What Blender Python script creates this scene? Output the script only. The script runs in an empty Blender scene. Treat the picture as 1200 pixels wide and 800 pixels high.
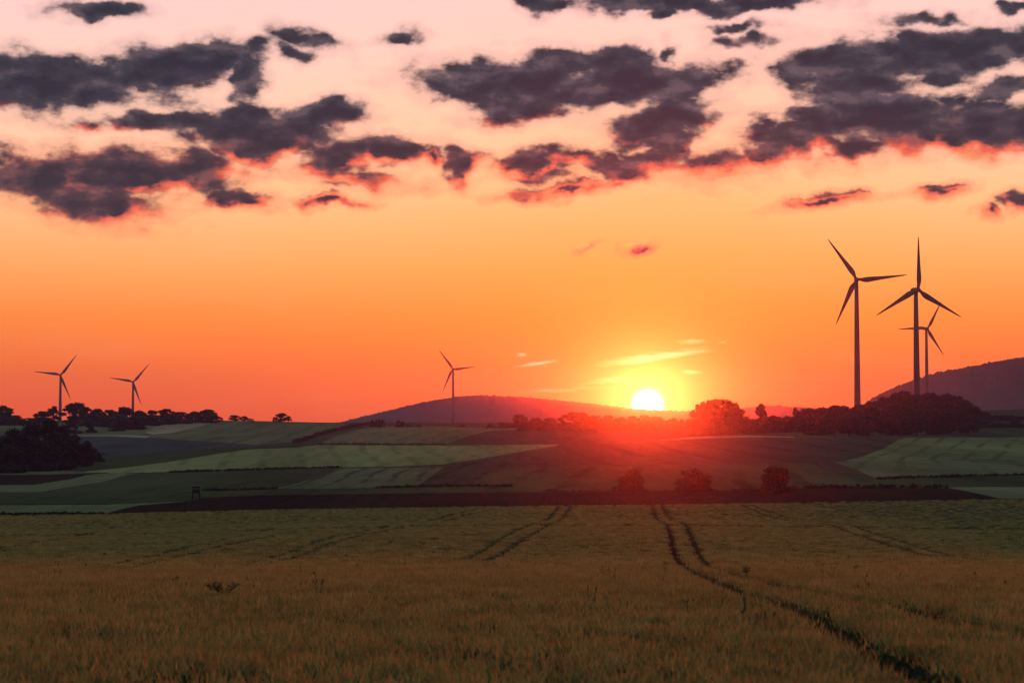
import bpy, bmesh, math, random
import numpy as np
from mathutils import Vector, Matrix

random.seed(7)
rng = np.random.default_rng(11)
S = bpy.context.scene
COL = S.collection
R = math.radians

# ------------------------------------------------------------------ camera
W, H = 1200.0, 800.0
FPX = 2333.0                      # 70 mm lens, in photo pixels
HORIZON = 515.0                   # photo row of the true horizon
PITCH = math.atan((HORIZON - H / 2) / FPX)
CP, SP = math.cos(PITCH), math.sin(PITCH)
cam_d = bpy.data.cameras.new('camera')
cam_d.lens = 36.0 * FPX / W
cam_d.sensor_width = 36.0
cam_d.clip_start = 0.5
cam_d.clip_end = 60000
cam_d.dof.use_dof = True
cam_d.dof.focus_distance = 600
cam_d.dof.aperture_fstop = 3.2
cam = bpy.data.objects.new('camera', cam_d)
cam.rotation_euler = (math.pi / 2 + PITCH, 0, 0)
COL.objects.link(cam)
S.camera = cam


def ray(px, py):
    """slopes (dx/dy, dz/dy) of the world ray through a photo pixel"""
    u, v = (px - W / 2) / FPX, (H / 2 - py) / FPX
    yy = CP - v * SP
    return u / yy, (SP + v * CP) / yy


def project(x, y, z):
    depth = y * CP + z * SP
    up = -y * SP + z * CP
    return W / 2 + FPX * x / depth, H / 2 - FPX * up / depth


# ------------------------------------------------------------------ sun, sky, exposure
SUN_PX = (759.0, 474.5)
sx, sz = ray(*SUN_PX)
SUN_DIR = Vector((sx, 1.0, sz)).normalized()
SUN_AZ = math.atan2(SUN_DIR.x, SUN_DIR.y)
SUN_EL = math.asin(SUN_DIR.z)
LAMP_EL = SUN_EL + R(0.19)
sun_d = bpy.data.lights.new('sun', 'SUN')
sun_d.energy = 3.2
sun_d.color = (1.0, 0.05, 0.005)
sun_d.angle = R(0.6)
sun_o = bpy.data.objects.new('sun', sun_d)
ld = Vector((math.sin(SUN_AZ) * math.cos(LAMP_EL), math.cos(SUN_AZ) * math.cos(LAMP_EL), math.sin(LAMP_EL)))
sun_o.rotation_euler = ld.to_track_quat('Z', 'Y').to_euler()
COL.objects.link(sun_o)

S.view_settings.view_transform = 'Standard'
S.view_settings.look = 'None'
S.view_settings.exposure = 0.0
S.view_settings.gamma = 1.0
S.view_settings.use_curve_mapping = False
S.render.engine = 'CYCLES'
S.cycles.max_bounces = 5
S.cycles.transparent_max_bounces = 8
S.cycles.volume_bounces = 0
S.render.resolution_x, S.render.resolution_y = 1024, 682


def srgb(r, g, b, k=1.0):
    f = lambda c: (c / 255 / 12.92 if c / 255 <= 0.04045 else ((c / 255 + 0.055) / 1.055) ** 2.4) * k
    return (f(r), f(g), f(b), 1.0)


class NT:
    """small helper that chains nodes"""
    def __init__(self, tree):
        self.t = tree

    def node(self, kind, **props):
        n = self.t.nodes.new(kind)
        for k, v in props.items():
            setattr(n, k, v)
        return n

    def put(self, sock, v):
        if isinstance(v, bpy.types.NodeSocket):
            self.t.links.new(v, sock)
        elif v is not None:
            sock.default_value = v

    def m(self, op, a, b=None, c=None, clamp=False):
        n = self.node('ShaderNodeMath', operation=op, use_clamp=clamp)
        for i, v in enumerate((a, b, c)):
            if v is not None:
                self.put(n.inputs[i], v)
        return n.outputs[0]

    def v(self, op, a, b=None, c=None):
        n = self.node('ShaderNodeVectorMath', operation=op)
        for i, v in enumerate((a, b, c)):
            if v is not None:
                self.put(n.inputs[i], v)
        return n.outputs['Value'] if op in ('LENGTH', 'DOT_PRODUCT', 'DISTANCE') else n.outputs[0]

    def mix(self, f, a, b, mode='MIX'):
        n = self.node('ShaderNodeMix', data_type='RGBA', blend_type=mode)
        self.put(n.inputs[0], f)
        self.put(n.inputs[6], a)
        self.put(n.inputs[7], b)
        return n.outputs[2]

    def ramp(self, f, stops, interp='LINEAR'):
        n = self.node('ShaderNodeValToRGB')
        n.color_ramp.interpolation = interp
        e = n.color_ramp.elements
        while len(e) < len(stops):
            e.new(0.5)
        for el, (p, c) in zip(e, stops):
            el.position = p
            el.color = c if len(c) == 4 else (*c, 1)
        self.put(n.inputs[0], f)
        return n.outputs[0]

    def smooth(self, x, lo, hi):
        n = self.node('ShaderNodeMapRange', interpolation_type='SMOOTHSTEP')
        self.put(n.inputs[0], x)
        n.inputs[1].default_value = lo
        n.inputs[2].default_value = hi
        return n.outputs[0]

    def noise(self, vec, scale, detail=4, rough=0.55, lac=2.0, out=0):
        n = self.node('ShaderNodeTexNoise')
        self.put(n.inputs['Vector'], vec)
        n.inputs['Scale'].default_value = scale
        n.inputs['Detail'].default_value = detail
        n.inputs['Roughness'].default_value = rough
        n.inputs['Lacunarity'].default_value = lac
        return n.outputs[out]


world = bpy.data.worlds.new('World')
S.world = world
world.use_nodes = True
wt = world.node_tree
wt.nodes.clear()
w = NT(wt)

# clouds as (column, row, half width, half height, tilt in degrees, weight)
CLOUDS = [
    (105, 12, 62, 11, 0, .9),
    (45, 98, 135, 34, 0, 1.15), (130, 92, 75, 24, 4, 1), (205, 78, 90, 26, -3, 1), (240, 62, 75, 18, -6, .9),
    (205, 98, 45, 26, 0, .8), (288, 92, 24, 32, 0, .9),
    (362, 44, 42, 14, 8, .62), (340, 60, 28, 13, 0, .62), (470, 42, 28, 9, 0, .6),
    (300, 156, 110, 30, 0, 1.1), (375, 137, 80, 18, 0, 1), (165, 142, 85, 13, 0, .8), (285, 172, 70, 20, 0, .9),
    (55, 208, 110, 34, 3, 1), (150, 205, 105, 32, 2, 1), (110, 236, 95, 26, 6, .9), (225, 205, 60, 28, 0, .85),
    (388, 190, 60, 28, -6, .95), (462, 178, 55, 18, 0, .85), (285, 236, 48, 11, 0, .7), (386, 237, 52, 7, 0, .85),
    (546, 188, 30, 16, 0, .8), (542, 206, 18, 16, 0, .75),
    (610, 98, 150, 30, 4, 1.1), (745, 95, 125, 30, 0, 1.1), (700, 72, 100, 18, 0, 1), (787, 62, 16, 15, 0, .85),
    (610, 128, 70, 22, 0, .85), (800, 92, 60, 22, 0, .9),
    (772, 146, 72, 28, -8, .95), (790, 165, 36, 24, 0, .85),
    (628, 194, 62, 20, 0, 1), (722, 194, 80, 15, 4, .85), (668, 220, 75, 10, -8, .7), (760, 184, 34, 14, 0, .8),
    (635, 3, 45, 14, 0, .9), (790, 2, 150, 12, 0, 1), (885, 6, 90, 11, 0, .9), (772, 16, 26, 9, 0, .8),
    (1085, 64, 165, 30, -2, 1.15), (975, 78, 70, 26, 0, .95), (1010, 102, 80, 28, 0, .9), (1160, 58, 90, 28, 0, 1),
    (1055, 142, 130, 36, 0, 1.1), (1160, 150, 110, 32, 0, 1.1), (925, 162, 70, 24, 0, .85), (900, 180, 30, 24, 0, .75),
    (990, 178, 46, 18, 0, .8), (940, 135, 34, 16, 0, .75), (1185, 102, 60, 14, 0, .9),
    (1085, 22, 52, 9, 0, .65), (1190, 6, 22, 8, 0, .7), (880, 48, 44, 10, 0, .58), (870, 30, 40, 7, 0, .55),
    (967, 236, 58, 8, -7, .68), (1102, 219, 36, 10, 0, .74), (1188, 232, 26, 11, 0, .78), (1157, 248, 16, 11, 0, .72),
    (742, 286, 20, 6, -16, .72), (692, 287, 16, 5, -12, .62),
    (505, 182, 26, 10, 0, .65), (845, 190, 70, 20, -8, .58), (420, 215, 60, 12, 0, .55),
]
WISPS = [(768, 418, 86, 7, -8, 1.0), (728, 445, 80, 6, -5, .50), (670, 456, 100, 5, -5, .34), (632, 426, 32, 3, -6, .8),
         (611, 416, 9, 4, 0, .7), (812, 437, 18, 4, 4, .7), (812, 400, 24, 3, 0, .6), (848, 401, 12, 3, 0, .6),
         (640, 458, 60, 5, -3, .4), (692, 288, 26, 6, -8, .35), (752, 284, 30, 7, -8, .35)]


def angular(px, py):
    a, b = ray(px, py)
    return math.atan(a) * FPX, math.atan2(b, math.sqrt(1 + a * a)) * FPX


def blob_group(name, blobs):
    g = bpy.data.node_groups.new(name, 'ShaderNodeTree')
    g.interface.new_socket('P', in_out='INPUT', socket_type='NodeSocketVector')
    g.interface.new_socket('D', in_out='OUTPUT', socket_type='NodeSocketFloat')
    n = NT(g)
    gi, go = n.node('NodeGroupInput'), n.node('NodeGroupOutput')
    acc = None
    for (bx, by, rx, ry, tilt, wt_) in blobs:
        rx, ry = rx * 1.03, ry * 1.10
        cx, cy = angular(bx, by)
        sc = (wt_ / rx, wt_ / ry, 0)
        if tilt:
            p = n.v('SUBTRACT', gi.outputs[0], (cx, cy, 0))
            rot = n.node('ShaderNodeVectorRotate', rotation_type='Z_AXIS')
            n.put(rot.inputs['Vector'], p)
            rot.inputs['Angle'].default_value = R(tilt)
            p = n.v('MULTIPLY', rot.outputs[0], sc)
        else:
            p = n.v('MULTIPLY_ADD', gi.outputs[0], sc, (-cx * sc[0], -cy * sc[1], 0))
        d = n.m('SUBTRACT', wt_, n.v('LENGTH', p))
        acc = d if acc is None else n.m('SMOOTH_MAX', acc, d, .1)
    n.t.links.new(acc, go.inputs[0])
    return g


tc = w.node('ShaderNodeTexCoord')
DIR = tc.outputs['Generated']
sep = w.node('ShaderNodeSeparateXYZ')
w.put(sep.inputs[0], DIR)
X, Y, Z = sep.outputs
az = w.m('MULTIPLY', w.m('ARCTAN2', X, Y), FPX)
el = w.m('MULTIPLY', w.m('ARCSINE', Z), FPX)
comb = w.node('ShaderNodeCombineXYZ')
w.put(comb.inputs[0], az)
w.put(comb.inputs[1], el)
P = comb.outputs[0]

# clear sky: colour by elevation, warmer and yellower towards the sun
el_deg = w.m('DIVIDE', el, FPX * math.pi / 180)
t_el = w.m('DIVIDE', el_deg, 60.0, clamp=True)
E = lambda row: max(0.0, (HORIZON - row) / FPX * 57.2958 / 60.0)
sky_grad = w.ramp(t_el, [
    (0.0, srgb(255, 84, 20)), (E(480), srgb(255, 96, 20)), (E(430), srgb(255, 114, 30)), (E(370), srgb(255, 139, 58)),
    (E(310), srgb(255, 168, 100)), (E(240), srgb(254, 192, 140)), (E(160), srgb(254, 203, 174)), (E(60), srgb(250, 205, 195)),
    (E(0), srgb(247, 202, 202)), (0.36, srgb(196, 196, 208)), (0.6, srgb(152, 174, 192)), (1.0, srgb(130, 160, 184))])
sd = w.v('DISTANCE', DIR, tuple(SUN_DIR))           # ~ angle from the sun, radians
sdp = w.m('MULTIPLY', sd, FPX)                       # in photo pixels
# broad warm side of the sky round the sun, darker away from it
side = w.m('POWER', w.m('MULTIPLY_ADD', w.v('DOT_PRODUCT', DIR, (SUN_DIR.x, SUN_DIR.y, 0)), .5, .5, clamp=True), 1.5)
east = w.ramp(t_el, [(0.0, srgb(84, 80, 98)), (.12, srgb(112, 104, 124)), (.3, srgb(124, 138, 158)), (1.0, srgb(130, 160, 184))])
clear = w.mix(w.smooth(side, .25, .85), east, sky_grad)
g1 = w.m('EXPONENT', w.m('MULTIPLY', w.m('POWER', w.m('DIVIDE', sdp, 330), 2), -1))
clear = w.mix(w.m('MULTIPLY', g1, .5), clear, srgb(255, 128, 34))
g2 = w.m('EXPONENT', w.m('MULTIPLY', w.m('DIVIDE', sdp, 30), -1))
clear = w.mix(w.m('MULTIPLY', g2, .6, clamp=True), clear, srgb(255, 226, 150))
# physical sky added on top, faint at this sun height
nish = w.node('ShaderNodeTexSky', sky_type='NISHITA')
nish.sun_disc = False
nish.sun_elevation = SUN_EL
nish.sun_rotation = SUN_AZ
nish.air_density = 1.5
nish.dust_density = 3.0
clear = w.mix(.06, clear, nish.outputs[0], 'ADD')

# bright thin wisps near the sun
wg = w.node('ShaderNodeGroup')
wg.node_tree = blob_group('wisp_banks', WISPS)
wst = w.v('MULTIPLY', P, (1 / 40, 1 / 9, 0))
wq = w.v('ADD', P, w.v('MULTIPLY', w.v('SUBTRACT', w.noise(wst, 1, 4, .6, out=1), (.5, .5, .5)), (16, 8, 0)))
w.put(wg.inputs[0], wq)
wfib = w.noise(w.v('MULTIPLY', P, (1 / 46, 1 / 5, 0)), 1.0, 6, .65)
wa = w.smooth(w.m('ADD', wg.outputs[0], w.m('MULTIPLY', w.m('SUBTRACT', wfib, .5), .9)), .10, .90)
clear = w.mix(wa, clear, srgb(255, 236, 168))

# veil of thin high cloud
veil = w.smooth(w.noise(w.v('MULTIPLY', P, (1 / 210, 1 / 60, 0)), 1.0, 4, .62), .5, .8)
clear = w.mix(w.m('MULTIPLY', veil, .10), clear, srgb(255, 196, 160))


LITVAR = w.smooth(w.noise(w.v('MULTIPLY', P, (1 / 95, 1 / 50, 0)), 1.0, 3, .55), .34, .66)


def with_clouds(B1, B2):
    """colour of the sky where the cloud banks have depth B1 (B2 a step nearer the sun)"""
    D1 = w.m('ADD', B1, f1)
    alpha = w.smooth(D1, -.02, .36)
    lowness = w.smooth(el, HORIZON - 120, HORIZON - 205)     # lower banks take more light from below
    rim = w.smooth(w.m('MULTIPLY_ADD', w.m('SUBTRACT', f1, f2), .40, w.m('SUBTRACT', B1, B2)), -.04, .40)
    thin = w.m('SUBTRACT', 1.0, w.smooth(D1, .16, .74))
    lit = w.m('MULTIPLY', w.m('MULTIPLY_ADD', lowness, .86, .14), w.m('MULTIPLY', w.m('MULTIPLY_ADD', rim, .8, .2), thin), clamp=True)
    lit = w.m('MULTIPLY', lit, w.m('MULTIPLY_ADD', LITVAR, .75, .38), clamp=True)
    mot = w.m('MULTIPLY_ADD', w.m('SUBTRACT', f1, f2), .9, w.m('MULTIPLY_ADD', D1, .45, .12))
    high = w.ramp(mot, [(.12, srgb(96, 84, 90)), (.34, srgb(58, 61, 69)), (.62, srgb(40, 46, 56))])
    lowc = w.ramp(mot, [(.12, srgb(118, 80, 80)), (.34, srgb(72, 60, 65)), (.62, srgb(46, 47, 54))])
    dark = w.mix(lowness, high, lowc)
    litc = w.ramp(lit, [(0, srgb(110, 80, 86)), (.22, srgb(186, 90, 80)), (.45, srgb(246, 104, 78)), (.75, srgb(255, 146, 98))])
    cloudc = w.mix(w.smooth(lit, .03, .40), dark, litc)
    # thin torn vapour round the banks
    wisp = w.m('MULTIPLY', w.smooth(D1, -.42, .05), .34)
    veiled = w.mix(wisp, clear, w.mix(lowness, srgb(206, 160, 158), srgb(246, 128, 98)))
    return w.mix(alpha, veiled, cloudc)


TOSUN = w.v('MULTIPLY', w.v('NORMALIZE', w.v('SUBTRACT', (SUN_AZ * FPX, SUN_EL * FPX - 260, 0), P)), (13, 13, 13))


def billow(vec):
    return w.m('MULTIPLY', w.m('SUBTRACT', w.noise(w.v('MULTIPLY', vec, (1 / 56, 1 / 30, 0)), 1.0, 7, .57), .5), 1.6)


def background(col):
    b_ = w.node('ShaderNodeBackground')
    w.put(b_.inputs[0], col)
    return b_.outputs[0]


# the sun's disc and the sky below the horizon belong to the part without banks
disc = w.smooth(sdp, 19.5, 16.0)
halo = w.smooth(sdp, 27.0, 17.0)
low = w.mix(w.m('MULTIPLY', halo, .8), clear, (1.0, .86, .48, 1))
low = w.mix(disc, low, (6.0, 5.2, 4.0, 1))
low = w.mix(w.smooth(el_deg, -.1, -3.0), low, srgb(90, 66, 66))
# the broken cloud layer goes on all round, beyond the banks that are placed one by one
AZ0, AZ1 = angular(-60, 400)[0], angular(1260, 400)[0]
ELT, ELB = angular(600, -30)[1], angular(600, 318)[1]
outer = w.m('MAXIMUM', w.m('MAXIMUM', w.smooth(az, AZ0, AZ0 - 80), w.smooth(az, AZ1, AZ1 + 80)), w.smooth(el, ELT, ELT + 60))
band = w.m('MULTIPLY', w.smooth(el, 230, 330), w.smooth(el, 2400, 900))
od = w.m('ADD', w.m('MULTIPLY_ADD', w.noise(w.v('MULTIPLY', P, (1 / 190, 1 / 75, 0)), 1.0, 7, .6), 3.2, -1.75), 0.0)
low = w.mix(w.m('MULTIPLY', w.m('MULTIPLY', outer, band), w.smooth(od, .02, .46)), low, srgb(84, 72, 80))
rest = background(low)
shader = background(clear)

# banks in view: the sky is dealt with cell by cell so that only nearby banks are looked up
w1 = w.v('MULTIPLY', w.v('SUBTRACT', w.noise(P, 1 / 60, 2, .5, out=1), (.5, .5, .5)), (60, 34, 0))
w2 = w.v('MULTIPLY', w.v('SUBTRACT', w.noise(P, 1 / 15, 2, .6, out=1), (.5, .5, .5)), (15, 11, 0))
Q1 = w.v('ADD', w.v('ADD', P, w1), w2)
Q2 = w.v('ADD', Q1, TOSUN)
f1 = billow(P)
f2 = billow(w.v('ADD', P, TOSUN))
CELLS = [(c0, c1, r0, r1) for c0, c1 in ((-60, 200), (200, 400), (400, 600), (600, 800), (800, 1000), (1000, 1260)) for r0, r1 in ((-30, 60), (60, 140), (140, 318))]
for ci_, (c0, c1, r0, r1) in enumerate(CELLS):
    near = []
    for bl in CLOUDS:
        mx = bl[2] * 1.35 + 58
        my = bl[3] * 1.35 + 46
        if abs(bl[4]) > 0:
            my += bl[2] * math.sin(R(abs(bl[4])))
        if c0 - mx < bl[0] < c1 + mx and r0 - my < bl[1] < r1 + my:
            near.append(bl)
    if not near:
        continue
    grp = blob_group(f'cloud_banks_{ci_}', near)
    ds_ = []
    for q, ff in ((Q1, f1), (Q2, f2)):
        gn = w.node('ShaderNodeGroup')
        gn.node_tree = grp
        w.put(gn.inputs[0], q)
        ds_.append(w.m('MAXIMUM', gn.outputs[0], -.6))
    a0, a1 = (c0 - 600) / FPX, (c1 - 600) / FPX
    a0, a1 = math.atan(a0) * FPX, math.atan(a1) * FPX
    e1, e0 = angular(600, r0)[1], angular(600, r1)[1]
    msk = w.m('MULTIPLY', w.m('MULTIPLY', w.m('GREATER_THAN', az, a0), w.m('LESS_THAN', az, a1)),
              w.m('MULTIPLY', w.m('GREATER_THAN', el, e0), w.m('LESS_THAN', el, e1)))
    ms = w.node('ShaderNodeMixShader')
    w.put(ms.inputs[0], msk)
    wt.links.new(shader, ms.inputs[1])
    wt.links.new(background(with_clouds(*ds_)), ms.inputs[2])
    shader = ms.outputs[0]
inbox = w.m('MULTIPLY', w.m('MULTIPLY', w.m('GREATER_THAN', az, AZ0), w.m('LESS_THAN', az, AZ1)),
            w.m('MULTIPLY', w.m('GREATER_THAN', el, ELB), w.m('LESS_THAN', el, ELT)))
pick = w.node('ShaderNodeMixShader')
w.put(pick.inputs[0], inbox)
wt.links.new(rest, pick.inputs[1])
wt.links.new(shader, pick.inputs[2])
shader = pick.outputs[0]
wo = w.node('ShaderNodeOutputWorld')
wt.links.new(shader, wo.inputs[0])
world.cycles.sampling_method = 'MANUAL'
world.cycles.sample_map_resolution = 512


# ------------------------------------------------------------------ materials
def material(name, build):
    mt = bpy.data.materials.new(name)
    mt.use_nodes = True
    mt.node_tree.nodes.clear()
    n = NT(mt.node_tree)
    out = n.node('ShaderNodeOutputMaterial')
    build(n, out)
    return mt


def bsdf(n, col, rough=.9, spec=.15):
    b = n.node('ShaderNodeBsdfPrincipled')
    n.put(b.inputs['Base Color'], col)
    b.inputs['Roughness'].default_value = rough
    b.inputs['Specular IOR Level'].default_value = spec
    return b


def plain(name, col, rough=.7, var=.25, scale=1.0):
    def f(n, out):
        tcn = n.node('ShaderNodeTexCoord')
        nz = n.noise(tcn.outputs['Object'], scale, 5, .6)
        c = n.mix(n.smooth(nz, .3, .7), tuple(x * (1 - var) for x in col[:3]) + (1,), tuple(x * (1 + var) for x in col[:3]) + (1,))
        b = bsdf(n, c, rough)
        n.t.links.new(b.outputs[0], out.inputs[0])
    return material(name, f)


def field_mat(name, c1, c2, stripe=None, bump=.5, patch=.02):
    """crop or soil seen from afar: large soil patches, fine grain, drill lines"""
    def f(n, out):
        g = n.node('ShaderNodeNewGeometry')
        pos = g.outputs['Position']
        big = n.noise(n.v('MULTIPLY', pos, (1, .14, 0)), patch, 6, .65)
        fine = n.noise(n.v('MULTIPLY', pos, (1, .07, 0)), .30, 5, .75)
        f1 = n.m('ADD', n.m('MULTIPLY', big, .62), n.m('MULTIPLY', fine, .38))
        c = n.ramp(f1, [(.40, tuple(x * .82 for x in c1[:3]) + (1,)), (.60, tuple(x * 1.08 for x in c2[:3]) + (1,))])
        hgt = fine
        if stripe:
            ang, per, amt = stripe
            rot = n.node('ShaderNodeVectorRotate', rotation_type='Z_AXIS')
            n.put(rot.inputs['Vector'], pos)
            rot.inputs['Angle'].default_value = R(ang)
            sp = n.node('ShaderNodeSeparateXYZ')
            n.put(sp.inputs[0], n.v('ADD', rot.outputs[0], n.v('MULTIPLY', n.noise(pos, .01, 2, .5, out=1), (9, 9, 0))))
            wv = n.m('SINE', n.m('MULTIPLY', sp.outputs[0], 2 * math.pi / per))
            ln = n.smooth(wv, .55, .95)
            brk = n.smooth(n.noise(pos, .02, 3, .6), .36, .55)
            c = n.mix(n.m('MULTIPLY', n.m('MULTIPLY', ln, brk), amt), c, tuple(x * .35 for x in c1[:3]) + (1,))
        b = bsdf(n, c, 1.0, 0.0)
        bp = n.node('ShaderNodeBump')
        bp.inputs['Strength'].default_value = bump
        bp.inputs['Distance'].default_value = .6
        n.put(bp.inputs['Height'], hgt)
        n.t.links.new(bp.outputs[0], b.inputs['Normal'])
        n.t.links.new(b.outputs[0], out.inputs[0])
    return material(name, f)


def leaf_mat(name, c1, c2, trans=.35, scale=.5):
    def f(n, out):
        tcn = n.node('ShaderNodeTexCoord')
        nz = n.noise(tcn.outputs['Object'], scale, 4, .6)
        oi = n.node('ShaderNodeObjectInfo')
        ff = n.m('ADD', n.m('MULTIPLY', nz, .7), n.m('MULTIPLY', oi.outputs['Random'], .3))
        c = n.ramp(ff, [(.3, c1), (.75, c2)])
        b = bsdf(n, c, .75, .12)
        tr = n.node('ShaderNodeBsdfTranslucent')
        n.put(tr.inputs[0], n.mix(.5, c, (c2[0] * 1.5, c2[1] * 1.3, c2[2] * .6, 1)))
        mx = n.node('ShaderNodeMixShader')
        mx.inputs[0].default_value = trans
        n.t.links.new(b.outputs[0], mx.inputs[1])
        n.t.links.new(tr.outputs[0], mx.inputs[2])
        n.t.links.new(mx.outputs[0], out.inputs[0])
    return material(name, f)


M = {}
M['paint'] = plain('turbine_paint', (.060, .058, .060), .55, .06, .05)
M['dark_metal'] = plain('dark_metal', (.10, .10, .11), .5, .1)
M['bark'] = plain('bark', (.055, .042, .034), .95, .3, 2)
M['board'] = plain('weathered_board', (.016, .012, .011), .9, .3, 3)
M['roofing'] = plain('roofing_felt', (.02, .019, .019), .9, .2, 3)
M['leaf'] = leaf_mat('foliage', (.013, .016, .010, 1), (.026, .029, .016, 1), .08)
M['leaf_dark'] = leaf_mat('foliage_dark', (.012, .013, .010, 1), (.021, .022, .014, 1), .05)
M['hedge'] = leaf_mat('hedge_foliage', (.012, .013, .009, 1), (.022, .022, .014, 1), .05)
M['forest'] = field_mat('forest_hill', (.016, .020, .018, 1), (.040, .044, .036, 1), None, .8, .006)
M['soil'] = field_mat('verge_soil', (.045, .034, .028, 1), (.07, .055, .04, 1))
M['plain'] = field_mat('distant_farmland', (.07, .07, .045, 1), (.13, .12, .075, 1))


# ------------------------------------------------------------------ terrain
# ground rows seen at each distance, for seven columns of the photograph
ST_D = [8, 20, 30, 45, 80, 120, 150, 190, 250, 290, 345, 400, 450, 500, 600, 700, 800, 900, 1000, 1100, 1200, 1350, 1600]
ST_Y = {
    0:    [None, 800, 740, 702, 675, 664, 655, 640, 626, 621, 611, 604, 594, 584, 566, 551, 538, 528, 520, 513, 507, 500, 492],
    200:  [None, 800, 740, 701, 674, 663, 654, 638, 623, 618, 608, 600, 590, 581, 565, 551, 539, 529, 521, 514, 508, 501, 492],
    400:  [None, 800, 740, 700, 672, 661, 651, 633, 617, 612.5, 603, 596, 586, 577, 563, 551, 541, 531, 523, 516, 509, 502, 494.5],
    600:  [None, 800, 740, 700, 671, 659.5, 649.5, 631, 614.5, 611, 601, 593.5, 583.5, 575, 562, 551, 542, 533, 525, 517, 510, 503, 495.5],
    800:  [None, 800, 740, 700, 671, 659.5, 649.5, 631, 614.5, 611, 600, 591.5, 582, 574, 562, 551, 542, 534, 526, 518, 511, 503.5, 496],
    1000: [None, 800, 740, 700, 672, 660, 650, 632, 616, 611, 598, 588.5, 579.5, 572, 561, 551, 542, 533.5, 525, 517, 509.5, 500, 489],
    1200: [None, 800, 740, 700, 673, 661, 651, 634, 618, 610, 595, 585.5, 577, 570, 560, 550, 541, 532, 523, 515, 507, 496, 479],
}
COLS_PX = sorted(ST_Y)
FAR_D = [1800, 2100, 2600, 3200, 4200, 5200, 6400, 7700]
FAR_DY = [3.5, 7, 9, 7, 7, 9, 11, 13]          # rows below the skyline, so the ground drops behind the ridge
STATIONS = [-300, -60, 0] + ST_D + FAR_D


def build_table():
    tab = np.zeros((len(COLS_PX), len(STATIONS)))
    for ci, cpx in enumerate(COLS_PX):
        zs = []
        for d, y in zip(ST_D, ST_Y[cpx]):
            if y is None:
                zs.append(None)
            else:
                zs.append(ray(cpx, y)[1] * d)
        zs[0] = zs[1] + (zs[1] - zs[2]) / 10.0 * 12 * .9
        sky_row = ST_Y[cpx][-1]
        far = [ray(cpx, sky_row + dy)[1] * d for d, dy in zip(FAR_D, FAR_DY)]
        # beyond 4 km the plain is level for every column
        flat = {5200: 20., 6400: 18., 7700: 14.}
        far = [flat.get(d, z) for d, z in zip(FAR_D, far)]
        z0 = zs[0] + .30
        tab[ci] = [z0 + 2.0, z0 + .2, z0] + zs + far
    return tab


TAB = build_table()
ST = np.array(STATIONS, float)


def pchip_prepare(x, Yv):
    h = np.diff(x)
    dl = np.diff(Yv, axis=1) / h
    m = np.zeros_like(Yv)
    m[:, 1:-1] = (dl[:, :-1] * h[1:] + dl[:, 1:] * h[:-1]) / (h[1:] + h[:-1])
    m[:, 0], m[:, -1] = dl[:, 0], dl[:, -1]
    return m


TAB_M = pchip_prepare(ST, TAB)


def terrain(x, y):
    """height of the surface (crop tops in the near field) at world x, y; numpy arrays"""
    x = np.asarray(x, float)
    y = np.asarray(y, float)
    yy = np.clip(y, ST[0], ST[-1] - 1e-3)
    i = np.clip(np.searchsorted(ST, yy, side='right') - 1, 0, len(ST) - 2)
    h = ST[i + 1] - ST[i]
    t = (yy - ST[i]) / h
    s = W / 2 + FPX * x / np.maximum(y, 40.0)
    s = np.clip(s, COLS_PX[0], COLS_PX[-1])
    c = np.clip((s - COLS_PX[0]) / 200.0, 0, len(COLS_PX) - 1 - 1e-6)
    j = c.astype(int)
    ft = c - j
    ft = ft * ft * (3 - 2 * ft) * .5 + ft * .5
    h00 = 2 * t**3 - 3 * t**2 + 1
    h10 = t**3 - 2 * t**2 + t
    h01 = -2 * t**3 + 3 * t**2
    h11 = t**3 - t**2

    def ev(jj):
        return h00 * TAB[jj, i] + h10 * h * TAB_M[jj, i] + h01 * TAB[jj, i + 1] + h11 * h * TAB_M[jj, i + 1]
    z = ev(j) * (1 - ft) + ev(np.minimum(j + 1, len(COLS_PX) - 1)) * ft
    # gentle natural unevenness
    amp = np.interp(y, [0, 30, 120, 400, 1500, 3000], [.02, .03, .10, .18, .35, 0.])
    z = z + amp * (np.sin(x * .021 + y * .006 + 1.3) * np.sin(y * .011 + .5) + .5 * np.sin(x * .057 - y * .019))
    return z


_DS = np.concatenate([np.arange(14, 120, .25), np.arange(120, 600, 1.0), np.arange(600, 3000, 4.0)])


def hit(px, py, maxd=3000, lift=0.0):
    """first point of the ground seen through a photo pixel"""
    a, b = ray(px, py)
    z = terrain(a * _DS, _DS) + lift
    above = z >= b * _DS
    k = int(np.argmax(above)) if above.any() else len(_DS) - 1
    d = _DS[k]
    if k > 0:
        d0, d1 = _DS[k - 1], _DS[k]
        e0 = b * d0 - z[k - 1]
        e1 = b * d1 - z[k]
        d = d0 + (d1 - d0) * e0 / (e0 - e1 + 1e-9) if above[k] else d1
    return a * d, d, float(terrain(a * d, d))


def at(px, d):
    """ground point in a photo column at a given distance"""
    x = (px - W / 2) / FPX * d
    return x, d, float(terrain(x, d))


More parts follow.
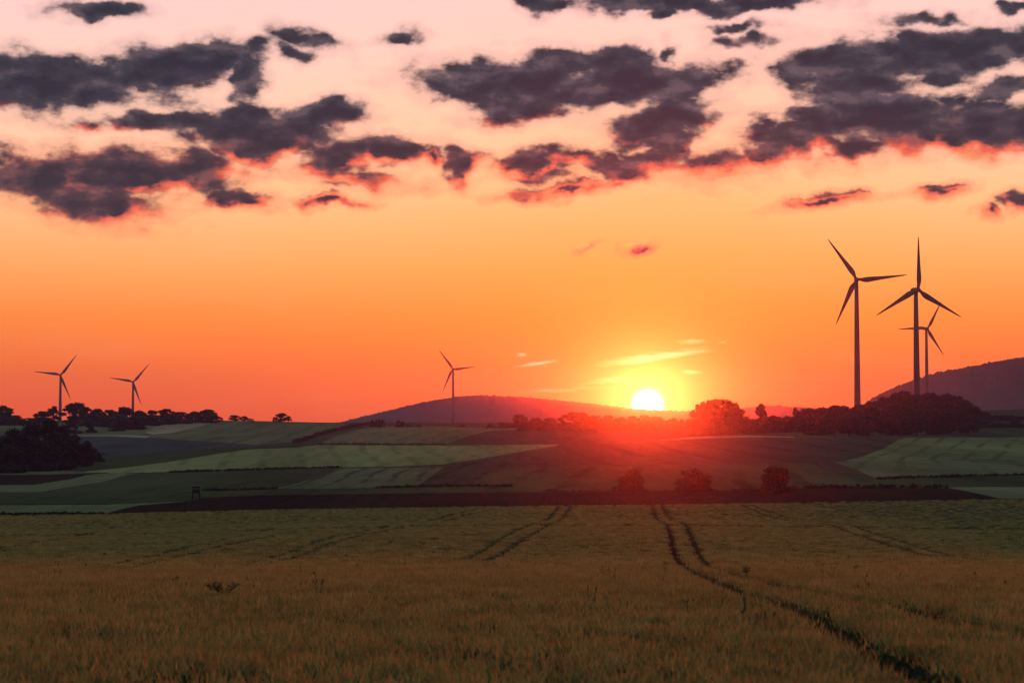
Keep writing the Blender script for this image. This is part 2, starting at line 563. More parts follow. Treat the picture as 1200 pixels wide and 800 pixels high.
# ------------------------------------------------------------------ mesh helpers
def link(name, verts, faces, mat, parent=None, smooth=False, loc=(0, 0, 0)):
    me = bpy.data.meshes.new(name)
    if isinstance(verts, np.ndarray) and isinstance(faces, np.ndarray):
        nv, nf, k = len(verts), len(faces), faces.shape[1]
        me.vertices.add(nv)
        me.vertices.foreach_set('co', verts.astype(np.float32).ravel())
        me.loops.add(nf * k)
        me.loops.foreach_set('vertex_index', faces.astype(np.int32).ravel())
        me.polygons.add(nf)
        me.polygons.foreach_set('loop_start', np.arange(0, nf * k, k, dtype=np.int32))
        me.update(calc_edges=True)
        me.validate()
    else:
        me.from_pydata([tuple(v) for v in verts], [], [tuple(f) for f in faces])
        me.update()
    if mat:
        me.materials.append(mat)
    if smooth:
        me.polygons.foreach_set('use_smooth', np.ones(len(me.polygons), dtype=bool))
    o = bpy.data.objects.new(name, me)
    o.location = loc
    COL.objects.link(o)
    if parent:
        o.parent = parent
    return o


def tag(o, label=None, cat=None, group=None, kind=None):
    if label: o['label'] = label
    if cat: o['category'] = cat
    if group: o['group'] = group
    if kind: o['kind'] = kind
    return o


def empty(name, loc, rz=0.0, scale=1.0):
    e = bpy.data.objects.new(name, None)
    e.location = loc
    e.rotation_euler = (0, 0, rz)
    e.scale = (scale,) * 3
    e.empty_display_size = .5
    COL.objects.link(e)
    return e


def grid_faces(nr, nc):
    a = np.arange(nr * nc).reshape(nr, nc)
    return np.stack([a[:-1, :-1], a[:-1, 1:], a[1:, 1:], a[1:, :-1]], -1).reshape(-1, 4)


def inside(poly, px, py):
    res = np.zeros(px.shape, bool)
    n = len(poly)
    for i in range(n):
        x1, y1 = poly[i]
        x2, y2 = poly[(i + 1) % n]
        if y1 == y2:
            continue
        cond = ((y1 > py) != (y2 > py)) & (px < (x2 - x1) * (py - y1) / (y2 - y1) + x1)
        res ^= cond
    return res


def seg_dist(x, y, pts):
    """distance of points to a polyline"""
    best = np.full(x.shape, 1e9)
    for (x1, y1), (x2, y2) in zip(pts[:-1], pts[1:]):
        dx, dy = x2 - x1, y2 - y1
        t = np.clip(((x - x1) * dx + (y - y1) * dy) / (dx * dx + dy * dy + 1e-9), 0, 1)
        best = np.minimum(best, np.hypot(x - x1 - t * dx, y - y1 - t * dy))
    return best


# ------------------------------------------------------------------ ground sheet
def ground_sheet():
    ys = np.concatenate([np.linspace(-300, 0, 14), np.linspace(8, 400, 110), np.linspace(410, 1700, 200), np.linspace(1750, 4500, 60), np.linspace(4600, 7600, 30)])
    us = np.linspace(-1, 1, 260)
    yy, uu = np.meshgrid(ys, us, indexing='ij')
    half = np.maximum(np.maximum(yy, 0) * .55, 200.0)
    xx = uu * half
    zz = terrain(xx, yy)
    drop = np.interp(yy, [380, 410, 1650, 1800], [.95, .25, .25, 0.02])
    v = np.stack([xx, yy, zz - drop], -1).reshape(-1, 3)
    o = link('ground', v, grid_faces(len(ys), len(us)), M['soil'], smooth=True)
    tag(o, 'dark soil under the fields and beyond the ridge', None, kind='structure')


ground_sheet()

# ------------------------------------------------------------------ tram lines in the wheat
TRAMS = [  # (half width, photo pixels)
    (.19, [(764, 592), (770, 610), (782, 614), (787, 630), (790, 645), (794, 655), (800, 664), (822, 675), (850, 688), (880, 700), (920, 711), (955, 723), (985, 742), (1035, 765), (1080, 790), (1105, 812)]),
    (.19, [(775, 592), (787, 611), (804, 614), (811, 630), (817, 645), (822, 653), (832, 664), (860, 674), (905, 686), (960, 698), (1030, 709), (1100, 723), (1160, 737), (1240, 752)]),
    (.16, [(655, 594), (648, 603), (635, 612), (602, 622), (572, 640), (540, 656)]),
    (.16, [(669, 594), (662, 604), (650, 613), (618, 628), (592, 645), (562, 660)]),
    (.13, [(560, 597), (520, 606), (440, 620), (400, 626), (352, 640), (280, 662)]),
    (.13, [(575, 598), (535, 607), (455, 621), (420, 627), (372, 642), (310, 661)]),
    (.13, [(320, 620), (250, 634), (165, 652), (90, 668)]),
    (.13, [(345, 622), (280, 635), (200, 652), (120, 669)]),
    (.22, [(118, 624), (60, 632), (0, 642), (-60, 652)]),
    (.14, [(868, 592), (890, 602), (908, 608), (968, 614), (1000, 625), (1040, 638), (1095, 652)]),
    (.14, [(880, 592), (905, 603), (930, 608), (990, 614), (1030, 627), (1075, 640), (1140, 655)]),
]
TRAM_W = [(hw, [hit(*p)[:2] for p in pts]) for hw, pts in TRAMS]
# smooth the track lines
def smooth_line(pts, it=2):
    for _ in range(it):
        q = [pts[0]]
        for a, b in zip(pts[:-1], pts[1:]):
            q += [(a[0] * .75 + b[0] * .25, a[1] * .75 + b[1] * .25), (a[0] * .25 + b[0] * .75, a[1] * .25 + b[1] * .75)]
        q.append(pts[-1])
        pts = q
    return pts
TRAM_W = [(hw, smooth_line(p)) for hw, p in TRAM_W]
# patches where the crop is flattened
LODGED = [(1095, 681, 11), (935, 661, 9), (652, 640, 8), (205, 681, 8), (286, 682, 7), (470, 683, 8), (870, 653, 8), (1010, 672, 8),
          (700, 678, 9), (835, 654, 7), (640, 688, 7), (330, 700, 9), (100, 684, 7), (1150, 668, 8), (940, 681, 6), (515, 655, 6),
          (735, 672, 6), (1080, 660, 8), (560, 690, 10), (20, 672, 8), (905, 628, 12), (300, 655, 8), (520, 618, 7)]
LODGED_W = [(*hit(a, b)[:2], c) for a, b, c in LODGED]


def track_mask(x, y, extra=0.0):
    """0 in a wheel track, 1 in standing crop"""
    m = np.ones(x.shape)
    for hw, pts in TRAM_W:
        xs = [p[0] for p in pts]
        ys = [p[1] for p in pts]
        sel = (x > min(xs) - 2) & (x < max(xs) + 2) & (y > min(ys) - 2) & (y < max(ys) + 2)
        if sel.any():
            d = seg_dist(x[sel], y[sel], pts)
            k = 1 + y[sel] / 1100.0
            m[sel] = np.minimum(m[sel], np.clip((d - (hw + extra) * k) / .08, 0, 1))
    for lx, ly, r in LODGED_W:
        rx = r * ly / FPX * 1.3
        ry = rx * .9
        q = np.hypot((x - lx) / rx, (y - ly) / ry)
        m = np.minimum(m, np.clip((q - .6) / .4, .35, 1))
    return m


WHEAT_EDGE = [(-400, 604), (0, 604), (100, 603.2), (200, 600.5), (300, 598), (450, 595.5), (600, 593.5), (800, 591.5), (925, 589.8),
              (970, 597), (1040, 606), (1120, 622), (1200, 642), (1600, 740), (1600, 1400), (-400, 1400)]
GREEN_EDGE = [(925, 589.8), (1000, 587.8), (1200, 584.8), (1600, 583), (1600, 740), (1200, 642), (1120, 622), (1040, 606), (970, 597)]


def near_grid():
    ds = np.exp(np.linspace(math.log(9), math.log(425), 520))
    cs = np.arange(-260, 1461, 2.6)
    dd, cc = np.meshgrid(ds, cs, indexing='ij')
    xx = (cc - W / 2) / FPX * dd
    top = terrain(xx, dd)
    px, py = project(xx, dd, top)
    return ds, cs, xx, dd, top, px, py


NG = near_grid()


def crop_sheet(name, poly, mat, label, depth):
    ds, cs, xx, dd, top, px, py = NG
    mk = track_mask(xx, dd)
    rough = rng.normal(0, 1, xx.shape) * .035
    z = top - np.interp(dd, [0, 45, 110, 200], [.46, .42, .22, .15]) - (1 - mk) * depth + rough * mk
    fc = grid_faces(len(ds), len(cs))
    cpx = px.reshape(-1)[fc].mean(1)
    cpy = py.reshape(-1)[fc].mean(1)
    # near rows lie outside the photograph's lower edge but still belong to the field
    sel = inside(poly, cpx, np.minimum(cpy, 1300))
    fc = fc[sel]
    v = np.stack([xx, dd, z], -1).reshape(-1, 3)
    used, inv = np.unique(fc, return_inverse=True)
    o = link(name, v[used], inv.reshape(-1, 4), mat)
    at_ = o.data.attributes.new('bare_soil', 'FLOAT', 'POINT')
    at_.data.foreach_set('value', (1 - mk).reshape(-1)[used].astype(np.float32))
    tag(o, label, None, kind='structure')


def wheat_sheet_mat(name, c1, c2, c3):
    def f(n, out):
        g = n.node('ShaderNodeNewGeometry')
        pos = g.outputs['Position']
        big = n.noise(n.v('MULTIPLY', pos, (1, .5, 0)), .09, 5, .6)
        fine = n.noise(n.v('MULTIPLY', pos, (1, .6, 1)), 2.6, 4, .7)
        c = n.ramp(n.m('ADD', n.m('MULTIPLY', big, .55), n.m('MULTIPLY', fine, .45)), [(.32, c1), (.5, c2), (.7, c3)])
        sa = n.node('ShaderNodeAttribute')
        sa.attribute_name = 'bare_soil'
        c = n.mix(sa.outputs['Fac'], c, (.018, .014, .011, 1))
        b = bsdf(n, c, 1.0, 0.0)
        bp = n.node('ShaderNodeBump')
        bp.inputs['Strength'].default_value = .9
        bp.inputs['Distance'].default_value = .25
        n.put(bp.inputs['Height'], fine)
        n.t.links.new(bp.outputs[0], b.inputs['Normal'])
        n.t.links.new(b.outputs[0], out.inputs[0])
    return material(name, f)


M['wheat_sheet'] = wheat_sheet_mat('wheat_canopy', (.030, .046, .017, 1), (.052, .072, .027, 1), (.082, .094, .036, 1))
M['green_sheet'] = wheat_sheet_mat('green_crop_canopy', (.045, .055, .026, 1), (.075, .082, .04, 1), (.10, .10, .05, 1))
crop_sheet('wheat_field', WHEAT_EDGE, M['wheat_sheet'], 'wheat field sloping away from the viewer, crossed by wheel tracks', .5)
crop_sheet('green_crop_field', GREEN_EDGE, M['green_sheet'], 'greener crop on the slope at the right edge of the wheat', .3)

# ------------------------------------------------------------------ far fields
PAL = {
    'pale_green': ((.112, .124, .046, 1), (.178, .184, .070, 1)),
    'bright_green': ((.082, .098, .038, 1), (.130, .145, .055, 1)),
    'grey_green': ((.070, .078, .037, 1), (.114, .120, .056, 1)),
    'dark_green': ((.028, .035, .016, 1), (.047, .053, .024, 1)),
    'olive': ((.030, .038, .018, 1), (.056, .062, .028, 1)),
    'brown': ((.030, .029, .020, 1), (.052, .046, .030, 1)),
    'slate': ((.028, .038, .035, 1), (.048, .058, .051, 1)),
    'deep_brown': ((.014, .010, .007, 1), (.028, .018, .012, 1)),
    'straw': ((.15, .125, .075, 1), (.23, .185, .11, 1)),
}
FIELDS = [  # name, colour, drill lines (angle, spacing, strength), lift, outline in photo pixels, label
    ('meadow', 'grey_green', None, .30, [(0, 495), (110, 496), (185, 498), (172, 505), (168, 509), (80, 509.5), (0, 512)], 'grey green meadow strip below the far left tree row'),
    ('stubble_field', 'straw', None, .30, [(76, 509.5), (130, 508.5), (178, 510.5), (172, 513), (130, 511), (76, 511.4)], 'thin pale stubble strip right of the dark left wood'),
    ('stubble_field', 'straw', None, .34, [(166, 506), (180, 500), (200, 496), (256, 493.5), (232, 500), (204, 507), (178, 509.5)], 'pale pinkish stubble patch on the left skyline ridge'),
    ('crop_field', 'grey_green', (-2, 18, .45), .30, [(178, 510), (204, 507.5), (258, 493), (330, 490), (420, 490), (405, 498), (372, 511), (345, 518), (300, 521), (230, 516.5), (178, 513)], 'broad grey green slope running up to the skyline left of the distant hill'),
    ('ploughed_field', 'slate', None, .28, [(40, 512), (130, 511), (180, 514), (230, 517), (300, 521.3), (345, 520), (345, 522), (270, 523.5), (210, 528), (150, 534), (60, 540), (40, 541)], 'slate coloured ploughed field right of the dark left wood'),
    ('crop_field', 'dark_green', None, .30, [(0, 542), (60, 540), (150, 534), (210, 528), (270, 523.5), (345, 522), (372, 520.5), (345, 524), (290, 526), (250, 532), (200, 541), (150, 547), (90, 552), (30, 551), (0, 553)], 'dark green crop curving below the slate ploughed field'),
    ('crop_field', 'pale_green', (-6, 15, .35), .36, [(88, 553.4), (150, 547.5), (200, 541), (250, 532.5), (290, 526.5), (345, 524.5), (372, 521.2), (420, 521.6), (520, 521.8), (600, 521.2), (652, 520.6), (655, 521.6), (630, 526), (600, 531), (560, 538), (520, 544), (460, 547), (400, 547.5), (330, 549), (280, 550.5), (200, 553), (140, 554.5)], 'long pale green crop field sweeping across the left middle distance'),
    ('crop_field', 'grey_green', (4, 14, .4), .30, [(374, 520), (390, 512), (420, 503), (440, 500), (480, 498.5), (560, 501), (620, 502.5), (570, 505), (545, 512), (522, 520.3), (460, 520.6)], 'grey green field below the lone central turbine'),
    ('crop_field', 'dark_green', None, .28, [(418, 489), (640, 489), (640, 502.2), (560, 500.8), (480, 498.2), (440, 499.6), (420, 502), (404, 500)], 'dark green field along the skyline behind the central grey green field'),
    ('ploughed_field', 'brown', None, .26, [(524, 521), (545, 512.5), (570, 505.5), (622, 503), (720, 506), (800, 507), (795, 514), (700, 519.5), (656, 520.4), (600, 520.8)], 'brown ploughed field below the central tree row'),
    ('stubble_field', 'straw', None, .32, [(770, 516), (815, 511.3), (880, 510), (930, 511.6), (930, 512.6), (880, 512.2), (815, 514)], 'thin pale stubble strip below the broad tree right of the sun'),
    ('ploughed_field', 'brown', (-3, 26, .5), .26, [(600, 546.5), (640, 526.5), (660, 521.8), (700, 520), (770, 516.5), (815, 514.4), (880, 512.6), (930, 512.6), (1054, 513.4), (1035, 526), (1010, 535), (990, 540), (960, 541.5), (850, 543), (740, 546), (640, 547)], 'wide mauve brown field below the setting sun'),
    ('ploughed_field', 'brown', (3, 14, .6), .27, [(488, 570), (505, 558), (522, 547.5), (560, 540.5), (600, 532.5), (636, 527), (600, 546.5), (580, 548.5), (550, 569.5)], 'brown field wedge right of the ribbed grey green field'),
    ('crop_field', 'olive', (5, 17, .7), .28, [(551, 570), (580, 549), (600, 547), (640, 547.4), (740, 546.5), (850, 543.5), (958, 542), (968, 551), (1000, 561), (1030, 562), (1000, 570), (900, 573), (760, 576), (650, 576), (600, 576)], 'olive field behind the three round bushes'),
    ('crop_field', 'grey_green', (.5, 8, .7), .32, [(322, 572.5), (345, 567), (370, 560), (386, 553), (400, 548.2), (460, 547.8), (521, 547), (505, 558), (488, 570), (440, 571.5), (400, 572.5)], 'grey green field with fine ribs below the long pale field'),
    ('ploughed_field', 'brown', None, .26, [(960, 542), (978, 541.6), (1000, 549), (1024, 561.6), (1000, 561), (968, 551)], 'small brown wedge left of the right grey green field'),
    ('crop_field', 'dark_green', None, .28, [(0, 577), (45, 576.8), (80, 571), (120, 564.5), (142, 558), (165, 555), (200, 553.6), (280, 551), (330, 549.6), (398, 548), (386, 553), (370, 560), (345, 567), (322, 572.5), (240, 576), (205, 588), (140, 590), (0, 592.5)], 'broad dark green field around the raised hide'),
    ('crop_field', 'grey_green', None, .34, [(0, 573), (40, 568), (80, 562), (103, 556.5), (130, 554.2), (160, 555), (142, 558), (120, 564.5), (80, 571), (45, 576.8), (0, 577)], 'narrow grey green strip bending up from the left edge'),
    ('ploughed_field', 'deep_brown', None, .26, [(0, 559), (50, 556), (112, 554.6), (103, 556.5), (80, 562), (40, 568), (0, 573)], 'dark soil wedge below the left wood'),
    ('crop_field', 'grey_green', None, .32, [(0, 553), (30, 551), (90, 552), (112, 554), (60, 556), (0, 559)], 'thin grey green strip at the foot of the left wood'),
    ('crop_field', 'grey_green', None, .34, [(0, 593), (60, 592), (120, 591.4), (160, 590), (222, 587.5), (165, 592), (145, 596), (122, 602.6), (60, 602), (0, 602)], 'pale grey green strip above the wheat at left'),
    ('ploughed_field', 'deep_brown', None, .26, [(122, 602.6), (145, 596), (165, 592), (222, 587.5), (240, 583), (300, 580.5), (600, 576.5), (660, 576), (900, 573.2), (1000, 570.6), (1110, 572), (1140, 577), (1168, 583.4), (1140, 586), (1000, 587.8), (925, 589.8), (800, 591.5), (600, 593.5), (450, 595.5), (300, 598), (200, 600.5)], 'long strip of dark bare soil behind the wheat'),
    ('crop_field', 'olive', None, .28, [(205, 588), (240, 576), (322, 572.6), (400, 572.6), (490, 571), (551, 570), (600, 576.2), (300, 580.3), (240, 582.8)], 'thin olive strip above the dark bare soil'),
    ('crop_field', 'bright_green', (15.5, 13, .55), .36, [(1054, 515), (1062, 513), (1200, 511), (1200, 538.5), (1130, 538.8), (1060, 539), (1000, 541.2), (990, 540), (1010, 535), (1035, 526)], 'bright green ribbed field below the right wood'),
    ('crop_field', 'grey_green', (11, 15, .4), .34, [(978, 541.6), (1000, 541.2), (1060, 539), (1200, 538.5), (1200, 557), (1100, 558.6), (1028, 561), (1000, 549)], 'grey green field under the bright ribbed field at right'),
    ('crop_field', 'dark_green', None, .28, [(1000, 570), (1030, 562), (1100, 559.2), (1200, 557.6), (1200, 566), (1110, 570), (1060, 571.3)], 'dark green strip below the right grey green field'),
    ('crop_field', 'grey_green', None, .32, [(1110, 571), (1200, 566.2), (1200, 584.5), (1170, 584), (1140, 577)], 'small green field above the right end of the bare soil'),
    ('crop_field', 'dark_green', (0, 40, .4), .28, [(1120, 474), (1200, 470), (1200, 511), (1140, 511)], 'dark green field on the skyline right of the wood'),
]


def far_fields():
    ds = np.concatenate([np.linspace(360, 560, 110), np.linspace(562, 900, 110), np.linspace(903, 1350, 130), np.linspace(1356, 1720, 56)])
    cs = np.arange(-240, 1441, 2.0)
    dd, cc = np.meshgrid(ds, cs, indexing='ij')
    xx = (cc - W / 2) / FPX * dd
    zz = terrain(xx, dd)
    px, py = project(xx, dd, zz)
    fc = grid_faces(len(ds), len(cs))
    cpx = px.reshape(-1)[fc].mean(1)
    cpy = py.reshape(-1)[fc].mean(1)
    taken = np.zeros(len(fc), bool)
    # rows hidden in the fold behind the wheat's far edge
    v = np.stack([xx, dd, zz], -1).reshape(-1, 3)
    taken |= inside(WHEAT_EDGE, cpx, cpy) | inside(GREEN_EDGE, cpx, cpy)
    mats = {}
    for name, colour, stripe, lift, poly, label in FIELDS:
        poly = [(-400 if p[0] <= 0 else 1600 if p[0] >= 1200 else p[0], p[1]) for p in poly]
        sel = inside(poly, cpx, cpy) & ~taken
        taken |= sel
        if not sel.any():
            continue
        key = (colour, stripe)
        if key not in mats:
            mats[key] = field_mat(colour + '_crop', PAL[colour][0], PAL[colour][1], stripe)
        f = fc[sel]
        used, inv = np.unique(f, return_inverse=True)
        vv = v[used].copy()
        vv[:, 2] += lift - .25
        o = link(name, vv, inv.reshape(-1, 4), mats[key], smooth=True)
        tag(o, label, None, kind='structure')
    sel = ~taken
    f = fc[sel]
    used, inv = np.unique(f, return_inverse=True)
    vv = v[used].copy()
    vv[:, 2] -= .08
    o = link('verge', vv, inv.reshape(-1, 4), field_mat('verge_grass', PAL['dark_green'][0], PAL['olive'][1]), smooth=True)
    tag(o, 'rough grassy margins between the fields', None, kind='structure')


far_fields()


# ------------------------------------------------------------------ hills on the horizon
def hill(dist, outline, depth, label, mat, lump=6.0):
    pxs = np.arange(outline[0][0], outline[-1][0] + 1, 2.0)
    rows = np.interp(pxs, [p[0] for p in outline], [p[1] for p in outline])
    k = np.ones(9) / 9
    rows = np.convolve(np.pad(rows, 4, mode='edge'), k, 'valid')
    xs = np.array([ray(p, r)[0] * dist for p, r in zip(pxs, rows)])
    crest = np.array([ray(p, r)[1] * dist for p, r in zip(pxs, rows)])
    ts = np.linspace(-1, 1, 41)
    prof = np.cos(ts * math.pi / 2) ** 1.3
    base = -5.0
    vs = []
    for t, pr in zip(ts, prof):
        z = base + (crest - base) * pr
        jit = rng.normal(0, 1, len(xs)) * lump * pr * (.45 if abs(t) > .04 else .12)
        side = (np.sin(xs * .004 + t * 3) + .5 * np.sin(xs * .011 - t * 6)) * lump * 2.2 * pr * min(1, abs(t) * 3)
        sc = 1 + t * depth / dist
        vs.append(np.stack([xs * sc, np.full_like(xs, dist + t * depth), z + jit - np.abs(side)], -1))
    v = np.array(vs).reshape(-1, 3)
    o = link('hill', v, grid_faces(len(ts), len(xs)), mat, smooth=True)
    tag(o, label, None, kind='structure')
    return xs, crest


hill(5000, [(330, 510), (380, 499), (400, 494.5), (450, 482), (500, 470), (540, 464), (560, 463), (590, 464.3), (640, 467.5), (690, 472.3),
            (740, 478.4), (759, 480), (800, 481.6), (830, 482.5), (870, 486), (920, 494), (980, 508)], 800,
     'long low wooded hill on the horizon behind the central turbine', M['forest'], 4)
hill(6400, [(760, 506), (800, 490), (840, 481), (870, 478), (890, 476), (906, 474.6), (925, 476.6), (945, 477), (965, 480), (990, 488), (1040, 505)], 700,
     'faint pink ridge between the broad tree and the right wood', M['forest'], 4)
hill(3900, [(985, 498), (1000, 484), (1015, 471), (1030, 462), (1060, 449), (1100, 437), (1150, 427), (1200, 418), (1300, 404), (1420, 398), (1560, 405), (1700, 440)], 900,
     'dark wooded hill rising off the right edge', M['forest'], 4)


# ------------------------------------------------------------------ wind turbines
def lathe(profile, seg=20, axis='Z'):
    v, f = [], []
    for (r, h) in profile:
        for k in range(seg):
            a = 2 * math.pi * k / seg
            v.append((r * math.cos(a), r * math.sin(a), h) if axis == 'Z' else (r * math.cos(a), h, r * math.sin(a)))
    for i in range(len(profile) - 1):
        for k in range(seg):
            a, b = i * seg + k, i * seg + (k + 1) % seg
            f.append((a, b, b + seg, a + seg))
    f.append(tuple(range(seg))[::-1])
    f.append(tuple((len(profile) - 1) * seg + k for k in range(seg)))
    return v, f


def box(cx, cy, cz, sx_, sy_, sz_):
    v = [(cx + a * sx_ / 2, cy + b * sy_ / 2, cz + c * sz_ / 2) for a in (-1, 1) for b in (-1, 1) for c in (-1, 1)]
    f = [(0, 1, 3, 2), (4, 6, 7, 5), (0, 4, 5, 1), (2, 3, 7, 6), (0, 2, 6, 4), (1, 5, 7, 3)]
    return v, f


def beam(p, q, r, seg=6, r2=None):
    p, q = Vector(p), Vector(q)
    d = (q - p)
    qt = d.to_track_quat('Z', 'Y')
    r2 = r if r2 is None else r2
    v = []
    for c, rr in ((p, r), (q, r2)):
        for k in range(seg):
            a = 2 * math.pi * k / seg
            v.append(tuple(c + qt @ Vector((rr * math.cos(a), rr * math.sin(a), 0))))
    f = [(k, (k + 1) % seg, (k + 1) % seg + seg, k + seg) for k in range(seg)]
    f += [tuple(range(seg))[::-1], tuple(range(seg, 2 * seg))]
    return v, f


class MB:
    def __init__(self):
        self.v, self.f = [], []

    def add(self, vf):
        o = len(self.v)
        self.v += list(vf[0])
        self.f += [tuple(i + o for i in f) for f in vf[1]]
        return self


def blade_mesh(Rr):
    """tapered, twisted blade pointing up +Z from the hub axis, airfoil sections"""
    secs = [(0.03, 1.7, 1.0, 0), (.06, 1.8, 1.0, 0), (.10, 2.2, .75, 12), (.16, 3.15, .40, 13), (.22, 3.35, .28, 11), (.35, 2.75, .22, 8),
            (.5, 2.1, .18, 5), (.65, 1.6, .16, 3), (.8, 1.12, .15, 1), (.92, .75, .14, 0), (.98, .42, .13, 0), (1.0, .12, .13, 0)]
    v, f = [], []
    n = 12
    for (t, chord, thick, tw) in secs:
        chord *= Rr / 40 * 1.3
        for k in range(n):
            a = 2 * math.pi * k / n
            cx = math.cos(a) * .5 + (.18 if thick < .9 else 0) * 1.0
            cy = math.sin(a) * .5 * thick
            x0, y0 = cx * chord, cy * chord
            ca, sa = math.cos(R(tw)), math.sin(R(tw))
            v.append((x0 * ca - y0 * sa, x0 * sa + y0 * ca - .9 * t * t, t * Rr))
    for i in range(len(secs) - 1):
        for k in range(n):
            a, b = i * n + k, i * n + (k + 1) % n
            f.append((a, b, b + n, a + n))
    f.append(tuple(range(n))[::-1])
    f.append(tuple((len(secs) - 1) * n + k for k in range(n)))
    return v, f


BLADE_R = 40.0
_bv, _bf = blade_mesh(BLADE_R)
BLADE_ME = bpy.data.meshes.new('blade')
BLADE_ME.from_pydata(_bv, [], _bf)
BLADE_ME.materials.append(M['paint'])
BLADE_ME.polygons.foreach_set('use_smooth', np.ones(len(_bf), dtype=bool))
BLADE_ME.update()


def turbine(hub_px, blade_px, first_angle, yaw, label, base_hidden):
    d = FPX * BLADE_R / blade_px
    a, b = ray(*hub_px)
    hx, hz = a * d, b * d
    gz = float(terrain(hx, d))
    hh = hz - gz                                   # hub height over its own ground
    root = empty('wind_turbine', (hx, d, gz - .5), R(yaw))
    tag(root, label, 'wind turbine', 'wind turbines')
    hh += .5
    # rotor sits on the viewer's side, nacelle behind it
    off = 4.2
    tw = MB().add(lathe([(2.75, 0), (2.7, 1), (2.35, hh * .33), (1.98, hh * .66), (1.55, hh - 1.9)], 24))
    o = link('tower', tw.v, tw.f, M['paint'], root, True)
    for q in (.33, .66):
        rr = 2.35 if q < .5 else 1.98
        ring = lathe([(rr + .04, hh * q - .12), (rr + .07, hh * q), (rr + .04, hh * q + .12)], 24)
        link('flange', ring[0], ring[1], M['paint'], o, True)
    dr = MB().add(box(0, -2.70, 1.9, .9, .12, 2.1))
    link('door', dr.v, dr.f, M['dark_metal'], o)
    # nacelle: rounded box along Y
    prof = [(-2.6, .80), (-2.2, 1.0), (3.5, 1.0), (6.0, .88), (7.0, .62)]
    v, f = [], []
    for (yy, s) in prof:
        for (ux, uz) in ((-.7, -1), (.7, -1), (1, -.6), (1, .55), (.65, 1), (-.65, 1), (-1, .55), (-1, -.6)):
            v.append((ux * 1.75 * s, yy, hh + uz * 1.85 * s))
    for i in range(len(prof) - 1):
        for k in range(8):
            f.append((i * 8 + k, i * 8 + (k + 1) % 8, (i + 1) * 8 + (k + 1) % 8, (i + 1) * 8 + k))
    f += [tuple(range(8))[::-1], tuple(32 + k for k in range(8))]
    nac = link('nacelle', v, f, M['paint'], root)
    an = beam((-.6, 5.2, hh + 1.5), (-.6, 5.2, hh + 3.3), .12, 6, .06)
    link('wind_vane', an[0], an[1], M['dark_metal'], nac)
    an = lathe([(.28, hh + 1.7), (.32, hh + 2.3), (.2, hh + 2.55)], 10)
    link('warning_beacon', [(p[0] + .6, p[1] + 5.0, p[2]) for p in an[0]], an[1], M['dark_metal'], nac)
    hub = MB().add(lathe([(1.55, -off + 1.5), (1.75, -off + .7), (1.75, -off - .7), (1.3, -off - 1.5), (.7, -off - 2.1), (.1, -off - 2.3)], 18, 'Y'))
    hv = [(p[0], p[1], p[2] + hh) for p in hub.v]
    link('hub', hv, hub.f, M['paint'], root, True)
    for k in range(3):
        bl = bpy.data.objects.new('blade', BLADE_ME)
        COL.objects.link(bl)
        bl.parent = root
        bl.location = (0, -off, hh)
        ang = R(90 - (first_angle + 120 * k))      # first_angle counter-clockwise from right, in the picture
        bl.rotation_euler = (0, ang, 0)
    return root


turbine((71, 439.4), 30.3, 53, 12, 'wind turbine at far left, standing among the skyline trees', True)
turbine((156, 447.5), 27.9, 50, 12, 'small wind turbine second from the left, behind the skyline tree row', True)
turbine((531, 432.5), 28.2, 6, -8, 'lone wind turbine in front of the low central hill', False)
turbine((1003.6, 328), 58.3, 5, -6, 'large wind turbine left of the right-hand cluster, one blade pointing right', True)
turbine((1073.2, 340), 62.5, 90, 14, 'large wind turbine with one blade pointing straight up, above the right wood', True)
turbine((1085.5, 385), 36.8, 62, 10, 'smaller wind turbine partly behind the largest one above the right wood', True)

# small mast on the central hill
mx_, mz_ = ray(558.5, 463.5)
mt = empty('radio_mast', (mx_ * 5000, 5000, mz_ * 5000 - 3))
tag(mt, 'tiny radio mast on top of the low central hill', 'mast')
lat = MB()
for a in range(3):
    c_, s_ = math.cos(a * 2.094), math.sin(a * 2.094)
    lat.add(beam((2.2 * c_, 2.2 * s_, 0), (.5 * c_, .5 * s_, 16), .25, 5, .15))
for h_ in range(1, 8):
    r_ = 2.2 - 1.7 * h_ / 8
    for a in range(3):
        lat.add(beam((r_ * math.cos(a * 2.094), r_ * math.sin(a * 2.094), h_ * 2), (r_ * math.cos((a + 1) * 2.094), r_ * math.sin((a + 1) * 2.094), h_ * 2), .15, 4))
tag(link('lattice', lat.v, lat.f, M['dark_metal'], mt), kind='stuff')
an = MB().add(beam((0, 0, 15), (0, 0, 24), .22, 6, .1))
link('antenna', an.v, an.f, M['dark_metal'], mt)


# ------------------------------------------------------------------ trees and bushes
def leaf_cloud(centres, radii, n, size, r_):
    """leaf-sized faces spread through lobes"""
    ci = r_.choice(len(centres), n, p=np.array(radii) ** 2 / np.sum(np.array(radii) ** 2))
    u = r_.normal(0, 1, (n, 3))
    u /= np.linalg.norm(u, axis=1)[:, None]
    rad = np.array(radii)[ci] * r_.uniform(.2, 1.05, n) ** .6 * (1 + .35 * (r_.uniform(0, 1, n) > .9))
    c = np.array(centres)[ci] + u * rad[:, None] * np.array([1, 1, .82])
    a = r_.normal(0, 1, (n, 3)); a /= np.linalg.norm(a, axis=1)[:, None]
    b = np.cross(a, r_.normal(0, 1, (n, 3))); b /= np.linalg.norm(b, axis=1)[:, None]
    s = size * r_.uniform(.55, 1.35, n)[:, None]
    v = np.stack([c - a * s, c + b * s * .55, c + a * s, c - b * s * .55], 1).reshape(-1, 3)
    f = np.arange(n * 4).reshape(-1, 4)
    return v, f


